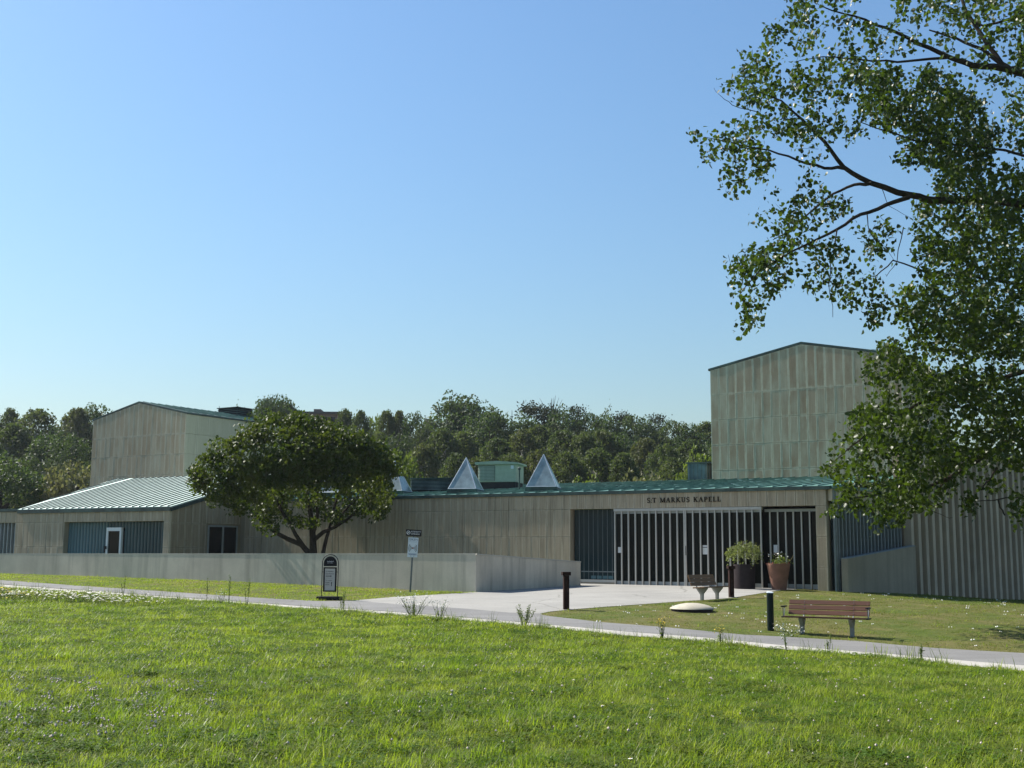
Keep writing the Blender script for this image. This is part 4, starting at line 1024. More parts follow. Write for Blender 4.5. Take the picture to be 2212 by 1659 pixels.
# poplar at the right: branches traced to their real distance, leaves in hanging sprays
def z7(p): return (1382.4 + .4629 * p[0], .4629 * p[1])
def z5(p): return (1459.2 + .3402 * p[0], 691.2 + .3402 * p[1])
PS = 1.2
TX, TY = 13.2 * PS, 25.0 * PS
pop = thing('poplar_tree', 'large poplar with spreading branches and heart shaped leaves at the right edge', 'tree', (TX, TY, g1(TX, TY)))
PO = np.array([TX, TY, g1(TX, TY)])
def loc(p): return np.asarray(p) - PO
MB().tube([loc((TX, TY, PO[2] - .3)), loc((TX - .1, TY, 3)), loc((TX - .4, TY + .1, 7)), loc((TX - .5, TY, 12)), loc((TX - .3, TY, 17)), loc((TX, TY, 21.5))], [.45, .38, .32, .25, .15, .03], 12).obj('trunk', M['bark'], pop, smooth=True)
LIMBS = [  # (points in the enlarged views, distances, start/end radius)
    ('7', [(2350, 1180), (1900, 960), (1600, 930), (1380, 935), (1260, 910), (1080, 855), (950, 780), (860, 660), (760, 560), (660, 470), (540, 420)], (25, 24), .15, .012),
    ('7', [(1255, 920), (1150, 955), (1030, 1000), (920, 1070), (800, 1130), (680, 1190), (560, 1260), (470, 1370)], (24.4, 23.4), .065, .01),
    ('7', [(1080, 855), (1000, 862), (900, 905), (800, 985), (700, 1075), (620, 1120)], (24.3, 24.8), .05, .01),
    ('7', [(950, 785), (860, 785), (740, 750), (600, 700), (480, 680), (300, 640)], (24.2, 23.6), .05, .008),
    ('7', [(2300, 700), (1792, 340), (1700, 320), (1550, 305), (1450, 270), (1300, 205), (1150, 130), (1000, 75), (850, 30)], (25, 24), .13, .015),
    ('7', [(1720, 315), (1600, 230), (1480, 180), (1350, 140)], (24.8, 25.6), .07, .02),
    ('7', [(1430, 270), (1200, 290), (1030, 278), (850, 265), (720, 290)], (24.6, 23.6), .04, .008),
    ('7', [(1690, 300), (1600, 170), (1540, 80), (1480, -40)], (25, 25.5), .07, .04),
    ('7', [(2100, 120), (1792, 75), (1600, 120), (1450, 60)], (25, 26), .06, .02),
    ('7', [(2300, 900), (1900, 760), (1700, 700), (1500, 680), (1280, 655), (1150, 610), (1030, 570)], (24.5, 24), .05, .012),
    ('7', [(2200, 1340), (1850, 1330), (1600, 1300), (1340, 1270), (1180, 1215), (1100, 1290), (1080, 1420)], (24.5, 24), .04, .01),
    ('7', [(920, 1070), (900, 1200), (880, 1320), (900, 1480)], (23.8, 23.6), .02, .006),
    ('7', [(540, 520), (430, 490), (380, 450), (345, 410)], (24, 24), .012, .004),
    ('7', [(1060, 1000), (1070, 1080), (1120, 1150)], (24, 24), .015, .006),
    ('5', [(2700, 600), (2212, 720), (1980, 850), (1760, 990), (1600, 1060), (1400, 1090), (1150, 1130)], (25.5, 25), .1, .015),
    ('5', [(1760, 990), (1680, 1060), (1690, 1120)], (25.3, 25.4), .035, .01),
    ('5', [(2300, 300), (1900, 420), (1600, 500), (1350, 640), (1120, 800), (980, 920)], (25.5, 25.2), .07, .01),
    ('5', [(2040, 940), (1990, 1020), (1950, 1075)], (24, 24), .026, .016),
    ('5', [(2212, 1120), (2050, 1140), (1920, 1150)], (24.5, 24.3), .022, .01),
    ('5', [(2050, 1140), (2060, 1190), (2092, 1240)], (24.3, 24.3), .024, .018),
    ('5', [(1700, 1160), (1600, 1200), (1700, 1240), (1760, 1255)], (25, 25), .012, .004),
    ('7', [(1130, 880), (1160, 960), (1270, 1020)], (24, 24.1), .01, .004), ('7', [(1230, 1060), (1200, 1220), (1150, 1290)], (24.1, 24), .014, .006),
]
for kind, pts, (ya, yb), ra, rbv in LIMBS:
    P3 = []; n = len(pts)
    for i, p in enumerate(pts):
        q = z7(p) if kind == '7' else z5(p); P3.append(loc(W(q[0], q[1], PS * (ya + (yb - ya) * i / (n - 1)))))
    # densify with a little wobble
    Q = []; R = []
    for i in range(n - 1):
        for s in range(3):
            f = s / 3; Q.append(np.array(P3[i]) * (1 - f) + np.array(P3[i + 1]) * f + (rng.normal(size=3) * 0.015 if s else 0)); R.append(0.98 * (ra + (rbv - ra) * ((i + f) / (n - 1)) ** .8))
    Q.append(np.array(P3[-1])); R.append(rbv)
    MB().tube(Q, R, 7).obj('branch', M['bark'], pop, smooth=True)
def poly7(*pts): return [z7(p) for p in pts]
def poly5(*pts): return [z5(p) for p in pts]
REG = [
    (poly7((640, -40), (830, -40), (1000, -60), (1900, -60), (1900, 330), (1720, 300), (1600, 310), (1500, 270), (1420, 250), (1250, 200), (1180, 270), (1000, 270), (900, 260), (890, 140), (700, 30)), 24.8, 1.2, .72),
    (poly7((680, 60), (800, 20), (830, 120), (820, 240), (740, 250), (680, 180)), 24, .6, .8), (poly7((570, 130), (660, 90), (680, 160), (600, 170)), 24, .4, .9),
    (poly7((490, 230), (550, 170), (660, 200), (690, 290), (770, 260), (830, 260), (1040, 260), (1030, 420), (1050, 560), (980, 690), (870, 640), (850, 760), (640, 750), (560, 820), (460, 790), (420, 650), (440, 540), (520, 480), (440, 470), (470, 410), (390, 390), (480, 340)), 24, 1.1, 1.02),
    (poly7((240, 620), (330, 605), (440, 640), (430, 700), (330, 760), (250, 660)), 23.7, .4, 1.0), (poly7((380, 850), (400, 760), (500, 730), (490, 830), (430, 900)), 23.7, .4, .9),
    (poly7((580, 870), (640, 860), (660, 930), (750, 880), (740, 800), (800, 790), (890, 850), (960, 910), (960, 1000), (830, 1040), (700, 1060), (590, 1100), (620, 1010), (530, 1020), (560, 960), (640, 970)), 24.2, .8, 1.0),
    (poly7((520, 1130), (680, 1100), (850, 1090), (960, 1080), (980, 1170), (1030, 1260), (1010, 1370), (960, 1480), (880, 1540), (850, 1450), (890, 1380), (810, 1350), (760, 1320), (690, 1330), (620, 1350), (580, 1420), (560, 1520), (490, 1580), (460, 1550), (500, 1450), (430, 1430), (390, 1390), (480, 1340), (400, 1300), (430, 1210), (510, 1190)), 23.6, .8, 1.0),
    (poly7((1010, 1060), (1080, 1080), (1150, 1010), (1200, 1060), (1190, 1170), (1150, 1210), (1080, 1200)), 24, .5, .9),
    (poly7((1020, 1400), (1100, 1250), (1150, 1260), (1140, 1370), (1200, 1440), (1140, 1500), (1070, 1500), (1080, 1430)), 24, .5, .9),
    (poly7((890, 280), (1180, 320), (1250, 330), (1400, 320), (1600, 470), (1660, 600), (1640, 720), (1792, 800), (1850, 1659), (1240, 1659), (1250, 1560), (1330, 1480), (1210, 1480), (1220, 1360), (1330, 1310), (1290, 1180), (1270, 1060), (1260, 960), (1420, 900), (1350, 780), (1300, 720), (1220, 640), (1060, 560), (1030, 450)), 24.8, 1.6, 1.35),
    (poly7((1340, 350), (1560, 420), (1660, 640), (1600, 850), (1420, 800), (1320, 620)), 25.2, 1.0, 1.0),
    (poly7((1180, 720), (1270, 700), (1290, 760), (1200, 750)), 24, .3, .6),
    (poly7((1600, 330), (1850, 360), (1850, 640), (1740, 600), (1680, 500)), 25, 1.0, .7), (poly7((1640, 620), (1760, 560), (1850, 640), (1850, 720), (1680, 690)), 25, .8, .45),
    (poly5((1240, 160), (1370, 150), (1480, 260), (1650, 300), (2300, 250), (2300, 900), (2100, 930), (1900, 880), (1860, 930), (1690, 1160), (1500, 1200), (1390, 1240), (1230, 1220), (1000, 1200), (980, 1150), (1040, 1080), (970, 990), (940, 930), (1050, 890), (990, 820), (1000, 740), (1090, 760), (1140, 680), (1120, 590), (1200, 560), (1220, 440), (1210, 350)), 25.2, 1.3, 1.25),
    (poly5((1280, 1200), (1420, 1180), (1410, 1260), (1350, 1350), (1280, 1300)), 25, .5, 1.0), (poly5((1780, 1130), (1840, 1090), (1930, 1140), (1900, 1220), (1800, 1200)), 24.5, .4, 1.0),
    (poly5((1940, 900), (2300, 880), (2300, 1090), (2060, 1060), (2000, 1170), (1960, 1080)), 25, .8, .5), (poly5((2140, 1120), (2300, 1080), (2300, 1340), (2180, 1300)), 24.5, .6, .9),
    (poly5((915, 940), (980, 905), (1060, 960), (1040, 1020), (960, 1000)), 25, .3, .9),
]
LP = []; r = np.random.default_rng(21)
tw = MB()
for poly, Yc, ys, dens in REG:
    pa = np.array(poly); lo, hi = pa.min(0), pa.max(0); area = abs(0.5 * np.sum(pa[:, 0] * np.roll(pa[:, 1], -1) - np.roll(pa[:, 0], -1) * pa[:, 1]))
    n = int(area / (500.0 if dens < 1.05 else 250.0) * dens) + 3; got = 0
    while got < n:
        x, y = r.uniform(lo[0], hi[0]), r.uniform(lo[1], hi[1])
        if not pip(pa, np.array([x]), np.array([y]))[0]: continue
        got += 1; Y = PS * (Yc + np.clip(r.normal(), -1.7, 1.7) * ys); c = W(x, y, Y)
        m = int(r.integers(13, 27)); d = r.normal(size=3); d[2] -= 0.6; d /= np.linalg.norm(d); L = r.uniform(.25, .6)
        t = r.uniform(-.5, .5, m)[:, None]; q = c + d * t * L + np.clip(r.normal(size=(m, 3)), -1.7, 1.7) * 0.11 + np.array([0, 0, -.06]) * np.abs(t)
        LP.append(q)
        if r.uniform() < .55: tw.tube([loc(c - d * L * .6), loc(c), loc(c + d * L * .5)], [.006, .005, .003], 3, False)
# the part of the crown beyond the frame
for _ in range(900):
    v = r.normal(size=3); v /= np.linalg.norm(v); v *= r.uniform(.55, 1) ** .5
    c = np.array([TX + 1.8 + v[0] * 7.8, TY + v[1] * 6.5, 11.6 + v[2] * 9.8])
    px = 1106 + F * c[0] / c[1]; py = 1191 - F * (c[2] - E) / c[1]
    if (px < 2225 and py > -20) or c[2] < 3: continue
    LP.append(c + r.normal(size=(22, 3)) * .22)
LP = np.concatenate(LP)
tw.obj('twigs', M['bark'], pop)['kind'] = 'stuff'
# the nearest leaves in view are pieces of their own, the rest one mass
order = np.argsort(LP[:, 1] + r.uniform(0, 2.0, len(LP)) + 100 * (1106 + F * LP[:, 0] / LP[:, 1] > 2200) + 100 * (LP[:, 2] > 16))
own = LP[order[:300]]; rest = LP[order[300:]]
V, Fc = leaf_arrays(rest - PO, 0.118, HEART, 0.45, 0.15, 1.0, r)
fo = leaf_obj('foliage', V, Fc, M['poplar_leaf'], pop); fo['kind'] = 'stuff'
lme = []
for k in range(4):
    V, Fc = leaf_arrays(np.zeros((1, 3)), 0.1, HEART, 0.45, .15, 1.0, r); lme.append(mesh_np('leaf', V, Fc, M['poplar_leaf']))
for k, p in enumerate(own):
    inst('leaf', lme[k % 4], pop, tuple(p - PO), rot=(r.uniform(-.5, .5), r.uniform(-.5, .5), r.uniform(0, 6.28)))

# round-crowned tree behind the wall
RTX, RTY = W(680, 1194, 51.5)[:2]
RO = np.array([RTX, RTY, g1(RTX, RTY)])
rt = thing('round_tree', 'round crowned broadleaf tree with forked trunk behind the concrete wall', 'tree', RO)
def z2(p): return (384 + .2963 * p[0], 829.4 + .2963 * p[1])
OUT = [(90, 590), (150, 570), (220, 610), (195, 545), (250, 440), (300, 420), (410, 430), (430, 360), (480, 310), (580, 240), (700, 222), (850, 210), (960, 200), (1080, 250), (1160, 260), (1200, 330), (1350, 375), (1390, 430), (1470, 410), (1510, 480), (1560, 540), (1640, 600), (1640, 680), (1600, 720), (1550, 780), (1530, 860), (1535, 970), (1440, 960), (1380, 930), (1290, 990), (1240, 960), (1180, 940), (1150, 990), (1100, 1040), (1040, 1060), (960, 1030), (900, 1070), (830, 1060), (760, 1040), (735, 1000), (720, 1085), (640, 1075), (560, 1020), (540, 930), (460, 930), (390, 900), (280, 870), (230, 800), (110, 820), (100, 700)]
pa = np.array([z2(p) for p in OUT]); lo, hi = pa.min(0), pa.max(0); cxy = np.array([z2((870, 600))])[0]
r = np.random.default_rng(5); C_ = []; ODIR = []
# clump centres over a domed crown
cl = []
while len(cl) < 470:
    x, y = r.uniform(lo[0], hi[0]), r.uniform(lo[1], hi[1])
    if not pip(pa, np.array([x]), np.array([y]))[0]: continue
    dx, dy = (x - cxy[0]) / 235, (y - cxy[1]) / 125; rr_ = min(1, math.hypot(dx, dy))
    low = (y > z2((0, 740))[1]) and (abs(x - z2((960, 0))[0]) < 115)
    if low and r.uniform() > 0.62: continue
    D = 3.9 * math.sqrt(max(0.03, 1 - rr_ ** 2)); s = r.choice([-1, 1], p=[.35, .65]) * r.uniform(.75, 1.0) ** .5 if not low else r.uniform(-1, 1)
    c = W(x, y, RTY - D * s); cl.append((c, np.array([dx * .8, -s * (1 - rr_ ** 2), -dy * 1.0 + .3])))
LPs = []; ODs = []
for c, od in cl:
    m = int(r.integers(54, 84)); rad = r.uniform(.26, .52)
    v = r.normal(size=(m, 3)); v /= np.linalg.norm(v, axis=1)[:, None]; v *= (rad * r.uniform(.4, 1, m) ** .6)[:, None]
    v[:, 2] *= .75
    LPs.append(c + v); ODs.append(np.tile(od, (m, 1)) + v * 2)
LPs = np.concatenate(LPs); ODs = np.concatenate(ODs)
V, Fc = leaf_arrays(LPs - RO, 0.135, HEART, 0.5, .15, .95, r, ODs * .5)
fo = leaf_obj('crown', V, Fc, M['round_leaf'], rt); fo['kind'] = 'stuff'
def rl(p, dy=0.0): q = z2(p); return np.array(W(q[0], q[1], RTY + dy)) - RO
base = np.array([0, 0, -0.4])
for pts, ra, rb_ in [([(985, 1300), (988, 1225), (985, 1130), (975, 1000), (960, 880), (930, 740), (900, 560)], .19, .04),
                     ([(970, 1250), (900, 1170), (800, 1130), (700, 1075), (620, 1010), (520, 900), (380, 760)], .13, .03),
                     ([(920, 1190), (860, 1100), (820, 1020), (760, 930), (690, 780), (600, 620)], .1, .03),
                     ([(1055, 1300), (1060, 1225), (1085, 1120), (1110, 1040), (1140, 900), (1200, 720), (1250, 560)], .1, .03),
                     ([(990, 1140), (1060, 1080), (1150, 1040), (1240, 985), (1330, 900), (1450, 780)], .1, .03),
                     ([(985, 1100), (1020, 960), (1010, 820), (1060, 640)], .09, .03), ([(1160, 1030), (1210, 930), (1290, 850), (1380, 700)], .06, .02),
                     ([(800, 1010), (740, 900), (800, 800), (850, 680)], .05, .02)]:
    dyv = r.uniform(-1.4, 1.4); n = len(pts)
    MB().tube([rl(p, dyv * i / n) for i, p in enumerate(pts)], [ra + (rb_ - ra) * i / (n - 1) for i in range(n)], 8).obj('trunk' if ra > .15 else 'limb', M['bark'], rt, smooth=True)

# woodland on the hill behind
def crown_birch(seed, H=10.0, Wd=4.5):
    r = np.random.default_rng(seed); P = []
    for _ in range(440):
        z = H * (0.12 + 0.88 * r.uniform() ** .85); f = z / H; rad = Wd / 2 * math.sqrt(max(.02, 1 - (max(0, f - .35) / .65) ** 2.2)) * r.uniform(.8, 1.1)
        a = r.uniform(0, 6.283); q = rad * r.uniform(.35, 1) ** .6; L = r.uniform(.4, 1.4); m = int(18 * L) + 6
        t = r.uniform(0, 1, m); x = q * math.cos(a) + r.normal(size=m) * .13; y = q * math.sin(a) + r.normal(size=m) * .13
        P.append(np.c_[x, y, z - t * L])
    P = np.concatenate(P); return leaf_arrays(P, 0.25, CARD, 1.1, .1, .6, r)
def crown_round(seed, H=9.0, Wd=6.0, flat=False, size=.25, n=190):
    r = np.random.default_rng(seed); P = []; O = []
    for _ in range(n):
        v = r.normal(size=3); v /= np.linalg.norm(v); k = r.uniform(.5, 1) ** .5
        if flat: v[2] = abs(v[2]) * 1.0 - .1
        c = np.array([v[0] * Wd / 2 * k, v[1] * Wd / 2 * k, H * .52 + v[2] * H * .46 * k]); rad = r.uniform(.5, .95) * Wd / 7
        m = int(r.integers(36, 64)); w = r.normal(size=(m, 3)); w /= np.linalg.norm(w, axis=1)[:, None]; w *= (rad * r.uniform(.5, 1, m) ** .5)[:, None]
        P.append(c + w); O.append(np.tile(v, (m, 1)) + w)
    return leaf_arrays(np.concatenate(P), size, CARD, .4, .2, .8, r, np.concatenate(O) * .6)
def crown_pine(seed, H=10., Wd=5.):
    r = np.random.default_rng(seed); P = []
    for _ in range(70):
        z = H * r.uniform(.15, 1); rad = Wd / 2 * (1 - (z / H) ** 2.2 * .75); a = r.uniform(0, 6.283); q = rad * r.uniform(.3, 1) ** .6; m = 60
        c = np.array([q * math.cos(a), q * math.sin(a), z]); w = r.normal(size=(m, 3)) * np.array([.42, .42, .16]); P.append(c + w)
    return leaf_arrays(np.concatenate(P), .26, CARD, -.2, .3, .6, r)
def crown_airy(seed, H=6., Wd=2.5):
    r = np.random.default_rng(seed); P = []
    for _ in range(26):
        z = H * r.uniform(.3, 1); a = r.uniform(0, 6.283); q = Wd / 2 * r.uniform(0, 1) * (1.1 - z / H * .6); P.append(np.array([q * math.cos(a), q * math.sin(a), z]) + r.normal(size=(12, 3)) * .18)
    return leaf_arrays(np.concatenate(P), .2, CARD, .3, .2, .7, r)
CM = {}
for kind, fn, nvar, mm, hw_ in [('birch', crown_birch, 4, 'birch_leaf', (10., 4.5)), ('maple', crown_round, 4, 'maple_leaf', (9., 6.)), ('pine', crown_pine, 2, 'pine_leaf', (10., 5.)),
                           ('pale', lambda s: crown_round(s, 5., 6., False, .3, 70), 2, 'pale_leaf', (5., 6.)), ('bright', lambda s: crown_round(s, 5., 5., False, .3, 70), 2, 'bright_leaf', (5., 5.)),
                           ('airy', crown_airy, 1, 'birch_leaf', (6., 2.5)), ('umbrella', lambda s: crown_round(s, 7., 11., True, .36, 420), 1, 'maple_leaf', (7., 11.))]:
    CM[kind] = ([mesh_np(kind + '_crown', *fn(100 + i * 7), M[mm]) for i in range(nvar)], hw_)
trm = {}
for nm, m_ in (('birch', 'bark_birch'), ('other', 'bark')):
    b = MB(); b.tube([(0, 0, -1), (0.05, 0, .3), (0, .06, .6), (0, 0, .92)], [.26, .2, .12, .03], 7)
    for k in range(5):
        a = k * 1.3; z = .3 + k * .11; b.tube([(0, 0, z), (math.cos(a) * .9, math.sin(a) * .9, z + .12)], [.07, .02], 5, False)
    trm[nm] = b.mesh('trunk', M[m_])
KN = {'birch': ('birch_tree', 'weeping birch with grey green hanging foliage', 'weeping birch'), 'maple': ('broadleaf_tree', 'dark green broadleaf tree', 'broadleaf tree'),
      'pine': ('pine_tree', 'dark pine tree with layered branches', 'dark pine'), 'pale': ('pale_shrub', 'pale cream flowering shrub', 'pale shrub'),
      'bright': ('bright_shrub', 'bright yellow green shrub', 'bright shrub'), 'airy': ('young_tree', 'thin airy tree top', 'airy tree'), 'umbrella': ('spreading_tree', 'broad dark umbrella shaped tree', 'umbrella tree')}
FT = [  # photo column, top, width, distance, kind
    (-30, 880, 60, 150, 'birch'), (24, 878, 44, 152, 'birch'), (82, 880, 84, 150, 'birch'), (30, 912, 84, 128, 'birch'), (170, 877, 62, 148, 'birch'), (214, 874, 66, 156, 'maple'), (118, 927, 74, 126, 'maple'),
    (158, 938, 60, 120, 'maple'), (75, 985, 85, 104, 'maple'), (5, 986, 105, 88, 'maple'), (152, 1004, 84, 92, 'pale'), (92, 1052, 56, 90, 'pale'), (195, 1000, 70, 105, 'maple'), (-50, 930, 80, 120, 'maple'),
    (512, 880, 24, 165, 'airy'), (597, 862, 102, 165, 'umbrella'), (560, 900, 60, 150, 'maple'), (650, 905, 70, 140, 'maple'), (700, 912, 60, 138, 'birch'),
    (746, 880, 40, 150, 'birch'), (780, 884, 42, 148, 'birch'), (808, 903, 34, 165, 'bright'), (836, 882, 40, 150, 'birch'), (862, 884, 40, 152, 'birch'), (892, 890, 44, 150, 'maple'), (918, 914, 40, 146, 'maple'),
    (820, 930, 60, 128, 'birch'), (770, 935, 60, 126, 'maple'), (872, 978, 56, 96, 'bright'), (918, 955, 62, 116, 'birch'), (955, 922, 66, 126, 'birch'), (870, 935, 60, 124, 'maple'),
    (985, 853, 92, 160, 'maple'), (1018, 862, 84, 158, 'maple'), (1058, 886, 74, 150, 'maple'), (1000, 930, 70, 128, 'birch'), (1075, 942, 66, 120, 'birch'), (985, 975, 60, 108, 'birch'),
    (1122, 897, 66, 150, 'maple'), (1158, 872, 72, 160, 'pine'), (1192, 878, 50, 164, 'pine'), (1213, 881, 62, 158, 'maple'), (1243, 882, 50, 160, 'pine'), (1273, 891, 54, 158, 'maple'), (1313, 879, 22, 165, 'airy'), (1310, 894, 58, 156, 'maple'),
    (1342, 891, 50, 158, 'pine'), (1370, 897, 54, 156, 'maple'), (1396, 901, 46, 158, 'maple'), (1420, 899, 44, 160, 'pine'), (1450, 907, 56, 156, 'maple'), (1487, 914, 58, 154, 'maple'), (1524, 908, 62, 156, 'birch'),
    (1130, 925, 66, 128, 'birch'), (1165, 915, 62, 136, 'birch'), (1218, 924, 74, 128, 'birch'), (1262, 930, 66, 126, 'birch'), (1300, 924, 64, 130, 'birch'), (1345, 935, 64, 132, 'maple'), (1395, 942, 62, 124, 'birch'), (1436, 955, 66, 118, 'birch'), (1492, 946, 58, 126, 'birch'), (1535, 950, 56, 128, 'maple'),
    (1105, 975, 64, 108, 'birch'), (1160, 968, 66, 110, 'birch'), (1225, 972, 66, 108, 'birch'), (1290, 965, 70, 110, 'birch'), (1345, 975, 60, 108, 'birch'), (1455, 985, 60, 108, 'birch'), (1030, 985, 60, 106, 'birch'),
    (1520, 968, 58, 100, 'bright'), (1388, 1024, 80, 88, 'pale'), (1262, 1030, 58, 90, 'bright'), (1468, 1026, 36, 90, 'bright'),
]
cnt = {}; order = sorted(range(len(FT)), key=lambda i: FT[i][0]); ORD = ['first', 'second', 'third', 'fourth', 'fifth', 'sixth', 'seventh', 'eighth', 'ninth', 'tenth', 'eleventh', 'twelfth', 'thirteenth', 'fourteenth', 'fifteenth', 'sixteenth', 'seventeenth', 'eighteenth', 'nineteenth', 'twentieth']
r = np.random.default_rng(77)
tot = {}
for x, t_, w_, Y, kd in FT:
    row = 'on the skyline' if Y >= 140 else ('halfway down the hill' if Y >= 112 else 'at the foot of the hill'); tot[(kd, row)] = tot.get((kd, row), 0) + 1
for i in order:
    x, t_, w_, Y, kd = FT[i]; nm, desc, short_ = KN[kd]
    row = 'on the skyline' if Y >= 140 else ('halfway down the hill' if Y >= 112 else 'at the foot of the hill')
    k = cnt.get((kd, row), 0); cnt[(kd, row)] = k + 1
    lab = '%s %s behind the buildings' % (desc, row) if tot[(kd, row)] == 1 else '%s, %s from left %s' % (desc, ORD[k], row)
    p = W(x, t_, Y); zg = g1(p[0], Y); top = p[2]; wid = w_ / F * Y * (1.8 if kd != 'umbrella' else 1.1)
    me_list, (Hh, Wd) = CM[kd]; me = me_list[int(r.integers(len(me_list)))]
    o = thing(nm, lab, 'shrub' if kd in ('pale', 'bright') else 'tree', (p[0], Y, zg), r.uniform(0, 6.28), 'trees and shrubs on the wooded hill')
    hgt = top - zg
    inst('crown', me, o, (0, 0, hgt * (.0 if kd != 'umbrella' else .25)), r.uniform(0, 6.28), sc=(wid / Wd, wid / Wd, hgt * (1.0 if kd != 'umbrella' else .75) / Hh))
    inst('trunk', trm['birch' if kd == 'birch' else 'other'], o, (0, 0, 0), 0, sc=(min(1.3, wid / 5), min(1.3, wid / 5), hgt * .9))
hzm = bpy.data.materials.new('haze'); hzm.use_nodes = True; hn = hzm.node_tree.nodes; hn.remove(hn['Principled BSDF'])
pv = hn.new('ShaderNodeVolumePrincipled'); pv.inputs['Color'].default_value = (0.86, 0.92, 1.0, 1); pv.inputs['Density'].default_value = 0.00013; pv.inputs['Anisotropy'].default_value = 0.3
hzm.node_tree.links.new(pv.outputs[0], hn['Material Output'].inputs['Volume'])
hz = MB().box(-800, 800, -400, 1000, -4, 34).obj('haze', hzm); tag(hz, 'thin summer haze in the air between the buildings and the wooded hill', kind='stuff')
# dark undergrowth that closes the wood
P = []
for _ in range(520):
    Y = r.uniform(98, 150); x = r.uniform(-260, 1640); u = u_of(x); c = np.array([u * Y, Y, 0]); c[2] = g1(c[0], Y) + r.uniform(.3, 3.2); P.append(c + r.normal(size=(30, 3)) * np.array([1.0, 1.0, .8]))
V, Fc = leaf_arrays(np.concatenate(P), .42, CARD, .2, .3, .9, r)
ug = leaf_obj('undergrowth', V, Fc, M['maple_leaf'], None); tag(ug, 'dark undergrowth between the trunks of the wood', kind='stuff')
# bare twigs above the pine, masts, far building
bt = W(1192, 905, 160)
sg = thing('dead_tree', 'bare twiggy dead tree top above the pines on the skyline', 'tree', (bt[0], bt[1], g1(bt[0], bt[1])))
b = MB(); zz = W(1192, 856, 160)[2] - g1(bt[0], bt[1])
for k in range(9):
    a = r.uniform(0, 6.28); e = np.array([math.cos(a) * r.uniform(.3, 2.4), math.sin(a), zz * r.uniform(.9, 1.0)]); b.tube([(0, 0, zz * .7), e * np.array([.5, .5, .9]), e], [.07, .05, .02], 4, False)
b.tube([(0, 0, 0), (0, 0, zz * .98)], [.2, .03], 6).obj('trunk', M['bark'], sg)
for x, y, lab in ((474, 877, 'thin mast behind the ridge of the left tower'), (1106, 886, 'thin mast on the skyline left of the dark pines')):
    p = W(x, y, 170); z0 = g1(p[0], 170)
    ms_ = thing('radio_mast', lab, 'mast', (p[0], 170, z0)); MB().tube([(0, 0, 0), (0, 0, (p[2] - z0) * .9), (0, 0, p[2] - z0)], [.1, .08, .03], 5).obj('pole', M['steel'], ms_)
    MB().box(-.25, .25, -.03, .03, (p[2] - z0) * .93, (p[2] - z0) * .93 + .05).obj('crossbar', M['steel'], ms_)
fa = W(643, 889, 178); fb = W(728, 889, 178); z0 = g1(fa[0], 178)
fbld = thing('apartment_building', 'distant flat roofed tan building on the skyline behind the round tree', 'building', (fa[0], 178, z0))
hf = fa[2] - z0; wf_ = fb[0] - fa[0]
MB().box(0, wf_, 0, 9, -1, hf - .3).obj('wall', M['farwall'], fbld); MB().box(-.2, wf_ + .2, -.2, 9.2, hf - .297, hf).obj('roof', M['farroof'], fbld); MB().box(wf_ * .38, wf_ * .56, 1, 3.5, hf + .003, hf + .5).obj('roof_box', M['farroof'], fbld)
for k in range(5): MB().box(.5 + k * 1.1, 1.2 + k * 1.1, -.03, -.003, hf - 1.9, hf - .8).obj('window', M['glass'], fbld)
fc = W(925, 905, 175); z0 = g1(fc[0], 175)
ch = thing('chimney_house', 'small brown roof block on the skyline left of the tallest broadleaf trees', 'building', (fc[0], 175, z0)); hh = fc[2] - z0
MB().box(-.5, .5, 0, 2, -1, hh - .12).obj('wall', M['farwall'], ch); MB().box(-.55, .55, -.05, 2.05, hh - .117, hh).obj('roof', M['farroof'], ch)

# ------------------------------------------------------------------ street furniture
def gp3(x, y):
    p = G(x, y); return (p[0], p[1], g1(p[0], p[1]))
